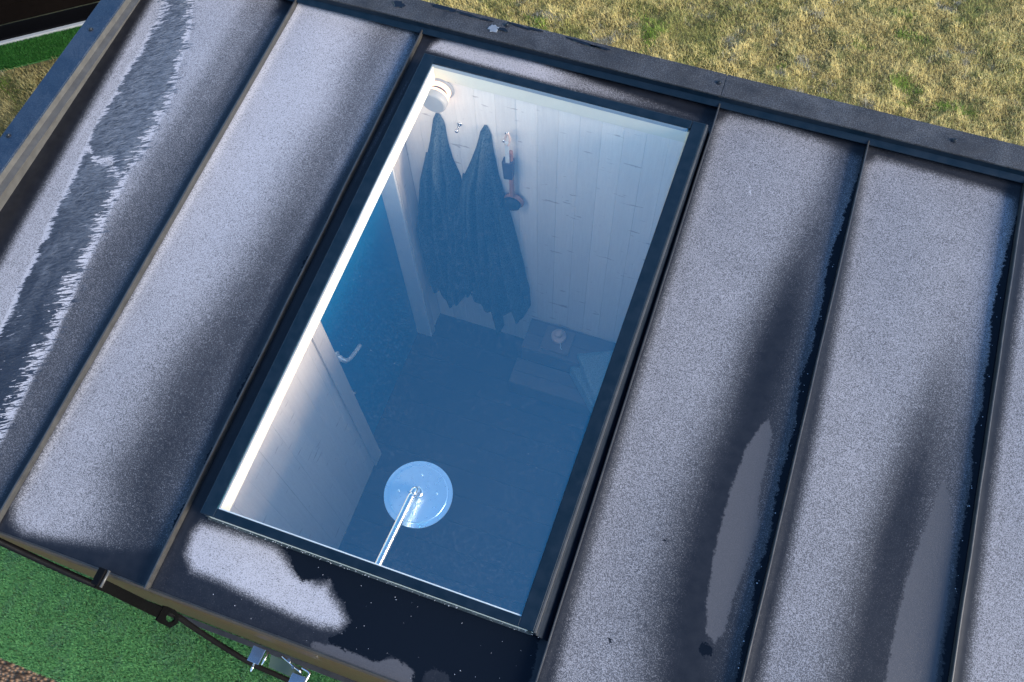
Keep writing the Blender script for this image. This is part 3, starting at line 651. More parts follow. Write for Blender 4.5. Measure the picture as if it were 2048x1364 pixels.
# curb walls with a sloping foot
def curb_side(a, b_, out):     # a,b corner pairs on the roof, out = outward direction
    pa = [(0, 0.086), (0.0, 0.030), (0.022, 0.006), (0.022, -0.01), (-0.02, -0.01), (-0.02, 0.086)]
    A = [rf(a[0] + out[0] * o + 0, a[1] + out[1] * o, h) for o, h in pa]; B = [rf(b_[0] + out[0] * o, b_[1] + out[1] * o, h) for o, h in pa]
    return extrude_profile('curb', 6, A, B, M['curb'], sk)
curb_side((c0, c2 - 0.012), (c0, c3 + 0.012), (-1, 0)); curb_side((2.893, c2 - 0.012), (2.935, c3 + 0.012), (1, 0))
curb_side((c0 - 0.001, c2 + 0.0), (2.895, c2 + 0.0), (0, -1)); curb_side((c0 + 0.001, c3), (2.932, c3), (0, 1))
# sloping flashing between the frame and the seam on the right
def flash():
    V = []; F = []; n = 24
    for k in range(n):
        v = FO[2] - 0.01 + (FO[3] - FO[2] + 0.02) * k / (n - 1); ue = FO[1] + 0.022 + 0.0131 * (v + 0.3)
        for t, h in ((0.0, 0.094), (0.06, 0.0945), (0.25, 0.070), (0.55, 0.036), (0.85, 0.014), (1.0, 0.008)):
            V.append(rf(ue + 0.012 + (2.988 - ue - 0.012) * t, v, h))
    for k in range(n - 1):
        for j in range(5): a = k * 6 + j; F.append((a, a + 1, a + 7, a + 6))
    return mobj('flashing', V, F, M['roofplain'], sk, smooth=True)
flash()
# frame bars
rbox('frame', FO[0], FI[0], FO[2], FO[3], 0.087, 0.112, M['frame'], sk, 0.003)
skew(rbox('frame', FI[1], FO[1], FO[2], FO[3], 0.087, 0.112, M['frame'], sk, 0.003))
rbox('frame', FI[0] - 0.001, FI[1] - 0.016, FO[2], FI[2], 0.0865, 0.1115, M['frame'], sk, 0.003)
rbox('frame', FI[0] - 0.001, FI[1] + 0.02, FI[3], FO[3], 0.0865, 0.1115, M['frame'], sk, 0.003)
skew(rbox('edge_trim', FO[1] + 0.001, FO[1] + 0.014, FO[2] - 0.002, FO[3], 0.074, 0.108, M['hem'], sk, 0.0008))
pane = mobj('pane', [rf(FI[0] - 0.01, FI[2] - 0.01, 0.104), rf(FI[1] + 0.01, FI[2] - 0.01, 0.104), rf(FI[1] + 0.01, FI[3] + 0.01, 0.104), rf(FI[0] - 0.01, FI[3] + 0.01, 0.104)], [(0, 1, 2, 3)], M['glass'], sk)
# grey spacer bar between the panes along the top and a pale seal line round the glass
M['spacer'] = simple('grey spacer bar', (0.26, 0.30, 0.33), 0.4, 0.5, 0.3, var=0.03)
RH = -0.052
rbox('spacer_bar', FI[0], FI[1], FI[3] - 0.004, FI[3] + 0.004, 0.070, 0.100, M['spacer'], sk, 0)
rbox('spacer_bar', FI[0] - 0.004, FI[0] + 0.003, FI[2], FI[3] - 0.005, 0.080, 0.100, M['spacer'], sk, 0)
M['seal'] = simple('pale glass edge', (0.5, 0.56, 0.60), 0.3, 0.5, var=0.1)
rbox('glass_edge', FI[0] + 0.004, FI[1] - 0.014, FI[2] + 0.001, FI[2] + 0.0075, 0.088, 0.1035, M['seal'], sk, 0)
rbox('reveal', FI[0] - 0.06, FI[0] + 0.0035, FI[2], FI[3], RH, 0.0785, M['cream'], sk, 0.001)
skew(rbox('reveal', FI[1] + 0.001, FI[1] + 0.06, FI[2], FI[3], RH, 0.0785, M['cream'], sk, 0.001))
rbox('reveal', FI[0] - 0.06, FI[1] + 0.06, FI[3] + 0.0005, FI[3] + 0.05, RH, 0.0695, M['cream'], sk, 0.001)
rbox('reveal', FI[0] - 0.06, FI[1] + 0.06, FI[2] - 0.05, FI[2] - 0.0005, RH, 0.0785, M['cream'], sk, 0.001)
# frost fringe on the top and bottom frame bars
# ceiling panels round the opening -----------------------------------
rbox('ceiling_panel', 0.40, FI[0] - 0.061, -4.04, -0.24, -0.068, RH + 0.004, M['ceil'], cabin)
rbox('ceiling_panel', FI[1] + 0.061, 3.35, -4.04, -0.24, -0.068, RH + 0.004, M['ceil'], cabin)
rbox('ceiling_panel', FI[0] - 0.060, FI[1] + 0.060, -4.04, FI[2] - 0.051, -0.068, RH + 0.004, M['ceil'], cabin)

# room ----------------------------------------------------------------
ZF = -3.83; XW = 0.69; YW = -0.302; XD = 0.555; XR = 3.20; YF = -3.98; ZC = -0.066
def wall_group(name, label=None):
    o = bpy.data.objects.new(name, None); COL.objects.link(o); o.parent = cabin
    if label: o['label'] = label
    return o
bw = wall_group('inner_wall', 'pale boarded back wall with the hooks')
x = XW; BWD = 0.158; r = random.Random(5)
while x < XR:
    x1 = min(x + BWD, XR)
    box('board', x + 0.0004, x1 - 0.0004, YW + r.uniform(-0.0008, 0.0008), YW + 0.035, ZF - 0.01, -0.058, M['wallboard'], bw, 0.0007); x = x1
box('wall_backing', XD - 0.05, XR + 0.1, YW + 0.036, YW + 0.10, ZF - 0.1, -0.062, M['casing'], bw, 0)
lw = wall_group('partition_wall', 'pale boarded wall left of the floor')
y = -1.995
while y > YF:
    y1 = max(y - 0.20, YF)
    box('board', XW - 0.03, XW + r.uniform(-0.0008, 0.0008), y1 + 0.0004, y - 0.0004, ZF - 0.01, -0.20, M['wallboard'], lw, 0.0007); y = y1
box('wall_backing', XD - 0.14, XW - 0.031, YF, -1.995, ZF - 0.1, -0.21, M['casing'], lw, 0)
box('board', XW - 0.03, XW, -0.575, YW - 0.002, ZF - 0.01, -0.08, M['wallboard'], lw, 0.002)
box('wall_backing', XD - 0.14, XW - 0.031, -0.575, YW + 0.03, ZF - 0.1, -0.08, M['casing'], lw, 0)
box('door_header', XD - 0.14, XW, -1.994, -0.576, -0.42, -0.10, M['wallboard'], lw, 0.002)
rw = wall_group('side_wall'); box('wall_backing', XR, XR + 0.12, YF - 0.04, YW + 0.03, ZF - 0.1, -0.21, M['wallboard'], rw, 0)
fw = wall_group('front_wall'); box('wall_backing', XD - 0.14, XR, YF - 0.04, YF, ZF - 0.1, -0.20, M['wallboard'], fw, 0)
fl = wall_group('floor', 'dark boarded floor')
y = YW
while y > YF:
    y1 = max(y - 0.262, YF)
    box('floorboard', XD - 0.10, XR, y1 + 0.0005, y - 0.0005, ZF - 0.04, ZF + r.uniform(-0.0008, 0.0008), M['floor'], fl, 0.0008); y = y1
# door, casing
dr = wall_group('door', 'dark blue door with a steel lever')
box('door_leaf', XD - 0.05, XD, -1.958, -0.604, ZF + 0.012, -0.43, M['door'], dr, 0.003)
lathe('handle_rose', [(0.0, 0.018), (0.040, 0.016), (0.045, 0.010), (0.046, 0.0)], (XD, -1.838, -1.915), (1, 0, 0), M['handle'], dr, 28, True)
hp = bezier([(XD + 0.01, -1.838, -1.93), (XD + 0.07, -1.836, -1.955), (XD + 0.093, -1.80, -1.985), (XD + 0.095, -1.72, -2.03), (XD + 0.095, -1.62, -2.075)], 6)
tube('handle_lever', hp, 0.019, M['handle'], dr, 14, radii=[0.028] * 4 + [0.022] * 4 + [0.018] * (len(hp) - 8))
lathe('thumb_turn', [(0.0, 0.04), (0.014, 0.036), (0.016, 0.016), (0.034, 0.012), (0.036, 0.0)], (XD, -1.848, -2.67), (1, 0, 0), M['steel'], dr, 20, True)
cs = wall_group('door_casing')
JB = simple('white painted jamb', (0.74, 0.77, 0.78), 0.4, 0.4, var=0.03)
box('jamb', XD - 0.04, XW + 0.016, -0.600, -0.577, ZF + 0.001, -0.30, JB, cs, 0.002)
box('casing_board', XW + 0.0005, XW + 0.022, -0.577, -0.500, ZF + 0.001, -0.20, M['casing'], cs, 0.003)
box('jamb', XD - 0.04, XW + 0.004, -1.993, -1.970, ZF + 0.001, -0.30, M['casing'], cs, 0.002)
box('casing_board', XW + 0.0015, XW + 0.022, -2.120, -1.978, ZF + 0.001, -0.15, M['casing'], cs, 0.003)

# outer walls -----------------------------------------------------------
ow = wall_group('outer_wall', 'brown clad wall under the eave')
zb = GZ + 0.30
nb = 8
def wy(x, t):   # the cladding leans a touch inward towards its foot
    yb = np.interp(x, [-3.2, -2.07, -1.31, -0.075, 0.94, 4], [-3.99, -4.005, -4.013, -4.044, -4.066, -4.08]); return -4.098 + (yb + 4.098) * t
for k in range(nb):
    t0 = k / nb; t1 = (k + 1) / nb; z0 = -0.19 + (zb + 0.19) * t0; z1 = -0.19 + (zb + 0.19) * t1
    a, b_ = LEFT - 0.1, 7.1
    V = [(a, wy(a, t1) , z1 + 0.004), (b_, wy(b_, t1), z1 + 0.004), (b_, -4.02, z1 + 0.004), (a, -3.985, z1 + 0.004), (a, wy(a, t0), z0 - 0.14 * 0), (b_, wy(b_, t0), z0), (b_, -4.02, z0), (a, -3.985, z0)]
    mobj('cladding_board', V, BF, M['wallout'], ow, bevel=0.001)
box('sill_strip', LEFT - 0.1, 7.1, -4.10 + 0.02, -4.03, zb - 0.03, zb, M['seam'], ow, 0.001)
box('side_cladding', -1.44, -1.40, -3.97, 0.16, GZ + 0.3, 0.0, M['wallout'], ow, 0)
box('back_cladding', -1.40, 7.1, 0.13, 0.17, GZ + 0.3, -0.005, M['wallout'], ow, 0)
box('underfloor', -1.39, 7.05, -3.95, 0.12, GZ + 0.25, ZF - 0.11, M['black'], ow, 0)
box('side_cladding', 7.06, 7.1, -3.97, 0.12, GZ + 0.3, -0.16, M['wallout'], ow, 0)
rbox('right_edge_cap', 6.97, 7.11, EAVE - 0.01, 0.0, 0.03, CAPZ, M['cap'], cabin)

# loose grains of rime and grit scattered on the metal
def grains():
    V = []; F = []; r = random.Random(11)
    def grain(x, y, z, s):
        b = len(V)
        for d in ((1, 0, 0), (-1, 0, 0), (0, 1, 0), (0, -1, 0), (0, 0, 1.0), (0, 0, -0.4)): V.append((x + d[0] * s * r.uniform(.6, 1.3), y + d[1] * s * r.uniform(.6, 1.3), z + d[2] * s))
        for f in ((0, 2, 4), (2, 1, 4), (1, 3, 4), (3, 0, 4)): F.append(tuple(b + k for k in f))
    for k in range(120):
        u = r.uniform(1.0, 5.4); v = r.uniform(-4.09, -3.68); p = rf(u, v, 0.004); grain(*p, r.uniform(0.0012, 0.003))
    for k in range(46):                                 # crumbs of rime lined up under the seams
        s = r.choice([3.991, 4.983]); v = -0.7 - 3.3 * r.random(); p = rf(s - 0.028 - r.random() * 0.01, v, 0.014); grain(*p, r.uniform(0.002, 0.0045))
    for k in range(90):                                 # on the skylight frame foot
        u = r.uniform(0.97, 2.94); p = rf(u, -3.655 - r.random() * 0.012, 0.03); grain(*p, r.uniform(0.0015, 0.0035))
    o = mobj('rime_crumbs', V, F, M['icewhite']); o['kind'] = 'stuff'
grains()

# ------------------------------------------------------------------ under the eave
hose = tube('hose', bezier([(-0.452, -4.134, -0.35), (-0.331, -4.142, -0.5), (-0.118, -4.155, -0.7), (0.109, -4.165, -0.9), (0.265, -4.155, -1.15), (0.45, -4.145, -1.5), (0.49, -4.165, -1.8), (0.555, -4.196, -2.2), (0.716, -4.238, -2.7), (0.84, -4.246, -3.2), (1.08, -4.262, -3.8), (1.245, -4.270, -4.5)], 6), 0.021, M['rubber'])
tag(hose, 'black hose hanging slack over the green turf beside the eave', 'hose')
br = thing('bracket', 'black steel bracket with a round hole hanging under the eave', 'bracket', (0.585, -4.19, -0.05))
mobj('arm', boxv(0.556, 0.600, -4.195, -4.100, -0.09, -0.05), BF, M['black'], br, bevel=0.002)
tube('arm_pipe', [(0.607, -4.195, -0.075), (0.607, -4.10, -0.075)], 0.009, M['hem'], br, 10)
mobj('plate', [(0.583, -4.206, -0.07), (0.588, -4.148, -0.07), (0.603, -4.150, -0.98), (0.598, -4.215, -0.98), (0.573, -4.206, -0.07), (0.577, -4.148, -0.07), (0.590, -4.150, -0.98), (0.585, -4.215, -0.98)], [(0, 1, 2, 3), (7, 6, 5, 4), (0, 4, 5, 1), (1, 5, 6, 2), (2, 6, 7, 3), (3, 7, 4, 0)], M['black'], br)
def eye():
    V = []; F = []; n = 24; out = [(-0.052, 0.28), (0.052, 0.28), (0.056, -0.04), (0.030, -0.16), (-0.012, -0.22), (-0.056, -0.10)]
    def ray(t):
        dx, dz = math.cos(t) * 0.1, math.sin(t) * 0.6
        best = 9
        for i in range(6):
            a = out[i]; b = out[(i + 1) % 6]; e = (b[0] - a[0], b[1] - a[1]); det = dx * -e[1] + e[0] * dz
            if abs(det) < 1e-9: continue
            s = (a[0] * -e[1] + e[0] * a[1]) / det; q = (dx * a[1] - dz * a[0]) / det
            if s > 0 and -1e-6 <= q <= 1 + 1e-6: best = min(best, s)
        return dx * best, dz * best
    for side in (0.0, 0.012):
        for k in range(n):
            t = 2 * math.pi * k / n
            V.append((0.594 + side, -4.183 + 0.027 * math.cos(t), -1.13 + 0.075 * math.sin(t)))
        for k in range(n):
            x, z = ray(2 * math.pi * k / n); V.append((0.594 + side, -4.183 + x, -1.13 + z * 0.66))
    for k in range(n):
        j = (k + 1) % n
        F.append((k, j, n + j, n + k)); F.append((2 * n + k, 3 * n + k, 3 * n + j, 2 * n + j)); F.append((n + k, n + j, 3 * n + j, 3 * n + k)); F.append((k, 2 * n + k, 2 * n + j, j))
    mobj('eye_plate', V, F, M['black'], br)
eye()
fx = thing('wall_fixture', 'bright steel fixture with a square top plate on the brown wall', 'fixture', (0.95, -4.18, -2.3))
zt = -2.2
mobj('top_plate', [(0.843, -4.236, zt), (0.937, -4.240, zt), (0.946, -4.124, zt), (0.845, -4.122, zt), (0.843, -4.236, zt - 0.035), (0.937, -4.240, zt - 0.035), (0.946, -4.124, zt - 0.035), (0.845, -4.122, zt - 0.035)], [(0, 1, 2, 3), (7, 6, 5, 4), (0, 4, 5, 1), (1, 5, 6, 2), (2, 6, 7, 3), (3, 7, 4, 0)], M['steel'], fx, bevel=0.0015)
tube('pin', [(0.898, -4.238, zt - 0.02), (0.901, -4.300, zt - 0.02)], 0.009, M['steel'], fx, 12)
tube('rod', [(0.967, -4.128, zt - 0.01), (0.960, -4.232, zt - 0.01)], 0.0075, M['steel'], fx, 12)
M['painted_mirror'] = simple('steel sheet with painted turf reflection', (0.030, 0.045, 0.025), 0.22, 0.4, 0.0, var=0.1)  # dark green base stands in for the turf mirrored in the steel
pts = []
for k in range(9):
    t = k / 8; pts.append((0.975 + 0.27 * t, zt - 0.07 - 0.05 * math.sin(t * math.pi)))
V = [(x, -4.14 - 0.01 * i / 8, z) for i, (x, z) in enumerate(pts)] + [(x, -4.225 - 0.012 * i / 8, z - 0.07) for i, (x, z) in enumerate(pts)]
V += [(x, y, z - 0.01) for x, y, z in V]
F = [(i, i + 1, 10 + i, 9 + i) for i in range(8)] + [(18 + i, 27 + i, 28 + i, 19 + i) for i in range(8)]
mobj('curved_sheet', V, F, M['painted_mirror'], fx, smooth=True)
tube('bracket_rod', bezier([(1.08, -4.125, zt), (1.16, -4.150, zt), (1.20, -4.165, zt), (1.24, -4.175, zt), (1.26, -4.185, zt - 0.02)], 5), 0.008, M['steel'], fx, 10)
lathe('nut', [(0.0, 0.02), (0.014, 0.02), (0.014, 0.0)], (1.145, -4.135, zt), (0, 0, 1), M['steel'], fx, 6)
lathe('nut', [(0.0, 0.02), (0.012, 0.02), (0.012, 0.0)], (1.195, -4.170, zt), (0, 0, 1), M['steel'], fx, 6)
tube('roller', bezier([(1.255, -4.150, zt), (1.31, -4.158, zt), (1.326, -4.175, zt), (1.318, -4.24, zt), (1.31, -4.30, zt)], 5), 0.010, M['steel'], fx, 12)
box('catch_plate', 1.19, 1.30, -4.28, -4.20, zt - 0.06, zt - 0.045, M['steel'], fx)

# ------------------------------------------------------------------ the dark building across the turf
nb_ = thing('neighbour_building', 'dark timber clad building with a pale base rail in the corner', 'building', (-6.4, 2.4, GZ))
def along(a, o, z): return (A0[0] + dA[0] * a + nA[0] * o, A0[1] + dA[1] * a + nA[1] * o, z)
def lbox(name, a0, a1, o0, o1, z0, z1, mat, parent, bevel=0.002):
    v = [along(a0, o0, z0), along(a0, o1, z0), along(a1, o1, z0), along(a1, o0, z0), along(a0, o0, z1), along(a0, o1, z1), along(a1, o1, z1), along(a1, o0, z1)]
    return mobj(name, v, BF, mat, parent, bevel=bevel)
M['darkclad'] = simple('blackened timber board', (0.0032, 0.0022, 0.0018), 0.9, 0.04, var=0.3)
M['rail'] = simple('pale grey base rail', (0.30, 0.31, 0.31), 0.5, var=0.05)
lbox('base_rail', -3, 4, -0.035, 0.015, GZ + 0.01, GZ + 0.075, M['rail'], nb_)
lbox('plinth', -3, 4, -0.30, -0.036, GZ + 0.005, GZ + 0.10, M['black'], nb_)
for k in range(14):
    z0 = GZ + 0.105 + k * 0.30; lbox('cladding_board', -3, 4, -0.36, -0.30 + 0.012 * (k % 2), z0 + 0.004, z0 + 0.296, M['darkclad'], nb_, 0.004)
lbox('roof_slab', -3.1, 4.1, -3.0, -0.2, GZ + 0.105 + 4.2, GZ + 0.105 + 4.3, M['black'], nb_)

# ------------------------------------------------------------------ things in the room
lamp = thing('wall_lamp', 'round white wall lamp glowing at the top left of the room', 'lamp', (1.10, YW, -0.125))
LC = (1.072, YW, -0.150)
lathe('back_plate', [(0.0, -0.020), (0.092, -0.018), (0.102, -0.010), (0.104, -0.002), (0.0, -0.002)][::-1], LC, (0, 1, 0), M['lampwhite'], lamp, 48, True)
lathe('glowing_ring', [(0.0, -0.045), (0.086, -0.045), (0.086, -0.021), (0.0, -0.021)], LC, (0, 1, 0), M['glow'], lamp, 48)
lathe('dark_core', [(0.0, -0.079), (0.066, -0.079), (0.066, -0.046), (0.0, -0.046)], LC, (0, 1, 0), M['dark'], lamp, 40)
lathe('glowing_rim', [(0.0, -0.104), (0.090, -0.104), (0.090, -0.080), (0.0, -0.080)], LC, (0, 1, 0), M['glow'], lamp, 48)
lathe('front_disc', [(0.0, -0.160), (0.082, -0.159), (0.092, -0.153), (0.096, -0.143), (0.096, -0.105), (0.0, -0.105)], LC, (0, 1, 0), M['lampwhite'], lamp, 48, False)
ld = bpy.data.lights.new('lamp_light', 'POINT'); ld.energy = 1.0; ld.color = (1.0, 0.93, 0.84); ld.shadow_soft_size = 0.16
lo = bpy.data.objects.new('lamp_light', ld); COL.objects.link(lo); lo.location = Vector((LC[0] + 0.04, YW - 0.80, LC[2] - 0.20)) * S - wl(lamp); lo.parent = lamp

def cloth(name, rows, depth, folds, ph, y0, mat, parent, nx=46, nz=90, seed=0, thick=0.05):
    """a hanging cloth: rows of (z, left x, right x); bulges away from the wall (towards -y) and carries folds"""
    Z = np.array([q[0] for q in rows]); Lx = np.array([q[1] for q in rows]); Rx = np.array([q[2] for q in rows]); o = np.argsort(Z)
    V = []; F = []
    for j in range(nz):
        t = j / (nz - 1); z = Z.max() + (Z.min() - Z.max()) * t
        a = np.interp(z, Z[o], Lx[o]); b = np.interp(z, Z[o], Rx[o])
        for side in (0, 1):
            for i in range(nx):
                s = i / (nx - 1); e = math.sin(math.pi * min(max(s, 0.0), 1.0)) ** 0.55
                amp = depth * (0.35 + 0.65 * min(1, t * 3.0)) * min(1.0, t * 9 + 0.25)
                f = math.sin(s * folds * math.pi + ph + 1.3 * math.sin(t * 3.1 + ph) ) * 0.52 * (1 - 0.6 * t ** 5) + mnoise.noise(Vector((s * 3.6 + seed, t * 2.6, seed))) * 0.50 * (1 - 0.75 * t ** 5)
                y = y0 - amp * e * (1 + f * min(1, t * 2.2)) - 0.004 if side == 0 else y0 + 0.0
                hem = 0.010 * math.sin(s * 4 + ph) * t ** 6
                wig = 0.004 * mnoise.noise(Vector((t * 9, seed, s)))
                V.append((a + (b - a) * s + wig, y, z + hem))
    W2 = nx * 2
    for j in range(nz - 1):
        for i in range(nx - 1):
            p = j * W2 + i; F.append((p, p + W2, p + W2 + 1, p + 1)); q = p + nx; F.append((q, q + 1, q + W2 + 1, q + W2))
        F.append((j * W2, j * W2 + nx, (j + 1) * W2 + nx, (j + 1) * W2)); F.append((j * W2 + nx - 1, (j + 1) * W2 + nx - 1, (j + 1) * W2 + 2 * nx - 1, j * W2 + 2 * nx - 1))
    for i in range(nx - 1):
        F.append((i, i + 1, nx + i + 1, nx + i)); b = (nz - 1) * W2; F.append((b + i, b + nx + i, b + nx + i + 1, b + i + 1))
    return mobj(name, V, F, mat, parent, smooth=True)
GR = 'bath robes on the back wall'
r1 = thing('bath_robe', 'slate robe on the left hook, gathered to a narrow peak', 'robe', (1.02, YW, -0.50), GR)
y0 = YW - 0.006
cloth('robe_body', [(-0.440, 1.005, 1.035), (-0.52, 0.972, 1.066), (-0.77, 0.925, 1.075), (-0.95, 0.885, 1.095), (-1.15, 0.850, 1.145), (-1.50, 0.785, 1.165), (-1.92, 0.745, 1.150), (-2.44, 0.735, 1.125), (-3.0, 0.745, 1.075), (-3.22, 0.775, 1.03), (-3.31, 0.835, 0.985)], 0.13, 5, 0.4, y0, M['robe'], r1, seed=1.0)
cloth('sleeve', [(-0.95, 0.87, 0.93), (-1.3, 0.79, 0.90), (-1.9, 0.715, 0.86), (-2.5, 0.720, 0.88), (-2.98, 0.74, 0.90)], 0.17, 2, 1.0, y0 - 0.01, M['robe'], r1, nx=20, nz=50, seed=4.0)
cloth('collar', [(-0.50, 1.0, 1.04), (-0.9, 0.985, 1.03), (-1.5, 1.02, 1.065), (-2.0, 1.05, 1.09)], 0.175, 1, 0.0, y0 - 0.01, M['robe'], r1, nx=14, nz=50, seed=9.0)
cloth('sleeve', [(-1.2, 1.06, 1.12), (-1.7, 1.02, 1.13), (-2.3, 0.97, 1.12), (-2.95, 0.93, 1.06)], 0.20, 2, 0.2, y0 - 0.01, M['robe'], r1, nx=20, nz=50, seed=14.0)
r2 = thing('bath_robe', 'slate robe on the second hook with its belt trailing to the floor', 'robe', (1.40, YW, -0.50), GR)
cloth('robe_body', [(-0.430, 1.390, 1.412), (-0.52, 1.352, 1.438), (-0.73, 1.305, 1.452), (-0.99, 1.225, 1.478), (-1.20, 1.155, 1.500), (-1.55, 1.105, 1.540), (-2.05, 1.085, 1.580), (-2.60, 1.085, 1.590), (-2.95, 1.09, 1.60), (-3.14, 1.12, 1.62)], 0.14, 6, 1.9, y0, M['robe'], r2, seed=21.0)
cloth('collar', [(-0.50, 1.375, 1.405), (-1.0, 1.372, 1.408), (-1.6, 1.365, 1.402), (-2.2, 1.335, 1.375)], 0.21, 1, 0.0, y0 - 0.01, M['robe'], r2, nx=14, nz=50, seed=29.0)
cloth('sleeve', [(-0.85, 1.42, 1.46), (-1.2, 1.43, 1.515), (-1.7, 1.455, 1.60), (-2.2, 1.48, 1.665), (-2.7, 1.52, 1.725), (-3.0, 1.57, 1.735), (-3.12, 1.61, 1.70)], 0.17, 2, 0.7, y0 - 0.005, M['robe'], r2, nx=22, nz=60, seed=33.0)
cloth('sleeve', [(-1.1, 1.17, 1.25), (-1.7, 1.09, 1.22), (-2.4, 1.06, 1.20), (-2.9, 1.07, 1.17)], 0.18, 2, 2.7, y0 - 0.01, M['robe'], r2, nx=20, nz=50, seed=37.0)
cloth('belt', [(-2.2, 1.372, 1.402), (-2.9, 1.378, 1.415), (-3.3, 1.385, 1.43), (-3.60, 1.39, 1.438)], 0.13, 1, 0.5, y0 - 0.01, M['robe'], r2, nx=8, nz=40, seed=41.0)
cloth('belt', [(-1.5, 1.415, 1.425), (-2.2, 1.42, 1.445), (-3.0, 1.425, 1.45)], 0.20, 1, 0.5, y0 - 0.01, M['robe'], r2, nx=8, nz=40, seed=43.0)
def peg(x, z, label):
    t = thing('hook', label, 'hook', (x, YW, z), 'steel pegs on the back wall')
    lathe('peg_stem', [(0.0, -0.078), (0.013, -0.077), (0.015, -0.070), (0.015, -0.062), (0.008, -0.056), (0.008, -0.006), (0.0, -0.006)], (x, YW, z), (0, 1, 0), M['steel'], t, 20, True)
    lathe('peg_rose', [(0.0, -0.006), (0.017, -0.005), (0.018, 0.0)], (x, YW, z), (0, 1, 0), M['steel'], t, 20, True)
    return t
peg(1.188, -0.505, 'bare steel peg between the two robes')
hk = peg(1.565, -0.470, 'steel peg that carries the bath brush')
bb = thing('bath_brush', 'long bath brush with a pale strap hanging right of the robes', 'brush', (1.59, YW, -0.9))
mobj('strap', boxv(1.572, 1.604, -0.385, -0.378, -0.80, -0.46), BF, M['rope'], bb, bevel=0.001)
tube('strap_loop', bezier([(1.600, -0.383, -0.50), (1.610, -0.372, -0.44), (1.595, -0.362, -0.392), (1.572, -0.366, -0.44), (1.578, -0.380, -0.50)], 6), 0.008, M['wood'], bb, 10)
mobj('dark_grip', [(1.548, -0.390, -0.930), (1.622, -0.390, -0.915), (1.622, -0.325, -0.915), (1.548, -0.325, -0.930), (1.538, -0.390, -0.715), (1.628, -0.390, -0.70), (1.628, -0.325, -0.70), (1.538, -0.325, -0.715)], BF, simple('dark grip', (0.045, 0.05, 0.075), 0.6), bb, bevel=0.006)
mobj('handle', [(1.583, -0.372, -1.18), (1.622, -0.372, -1.18), (1.622, -0.335, -1.18), (1.583, -0.335, -1.18), (1.590, -0.372, -0.60), (1.622, -0.372, -0.60), (1.622, -0.335, -0.60), (1.590, -0.335, -0.60)], BF, M['copper'], bb, bevel=0.006)
hd = lathe('brush_head', [(0.0, 0.024), (0.078, 0.022), (0.086, 0.014), (0.086, -0.002), (0.078, -0.010), (0.0, -0.010)], (1.612, -0.345, -1.255), (0, 1, 0), M['copper'], bb, 36, True)
lathe('bristles', [(0.0, -0.050), (0.058, -0.048), (0.073, -0.035), (0.074, -0.010), (0.0, -0.010)], (1.600, -0.345, -1.268), (0, 1, 0), M['bristle'], hd, 36, True)
# bench ---------------------------------------------------------------
be = thing('bench', 'dark two-step wooden bench against the back wall', 'bench', (2.3, -0.6, ZF))
ya = YW - 0.004
for k in range(2):
    a = ya - 0.172 * k; mobj('upper_board', boxv(1.742, 2.95, a - 0.170, a, -3.330, -3.292), BF, M['bench'], be, bevel=0.003)
for k in range(2):
    a = -0.652 - 0.140 * k; mobj('lower_board', boxv(1.702, 2.95, a - 0.138, a, -3.595, -3.560), BF, M['bench'], be, bevel=0.003)
mobj('riser', boxv(1.75, 2.94, -0.648, -0.625, -3.558, -3.332), BF, M['bench'], be, bevel=0.002)
mobj('riser', boxv(1.71, 2.94, -0.928, -0.900, ZF + 0.002, -3.597), BF, M['bench'], be, bevel=0.002)
mobj('end_panel', boxv(1.745, 1.775, -0.62, ya, ZF + 0.002, -3.332), BF, M['bench'], be, bevel=0.002)
mobj('end_panel', boxv(1.705, 1.735, -0.898, -0.63, ZF + 0.002, -3.597), BF, M['bench'], be, bevel=0.002)
tr = box('wooden_board', 1.925, 2.215, -0.605, -0.345, -3.291, -3.262, M['tray']); tag(tr, 'flat brown board lying on the upper bench step', 'board')
pl = thing('wooden_pot', 'small round pale wooden pot with a lid standing on the board', 'pot', (2.07, -0.452, -3.262))
lathe('pot_body', [(0.0, 0.0), (0.060, 0.0), (0.074, 0.02), (0.076, 0.05), (0.066, 0.066), (0.0, 0.066)], (2.07, -0.450, -3.262), (0, 0, 1), M['wood'], pl, 40, True)
lathe('lid', [(0.0, 0.067), (0.040, 0.067), (0.043, 0.075), (0.043, 0.100), (0.036, 0.110), (0.0, 0.110)], (2.068, -0.447, -3.262), (0, 0, 1), M['wood'], pl, 36, True)
tube('cord', bezier([(2.10, -0.515, -3.215), (2.118, -0.530, -3.245), (2.122, -0.550, -3.258), (2.140, -0.565, -3.257)], 6), 0.004, M['rope'], pl, 8)
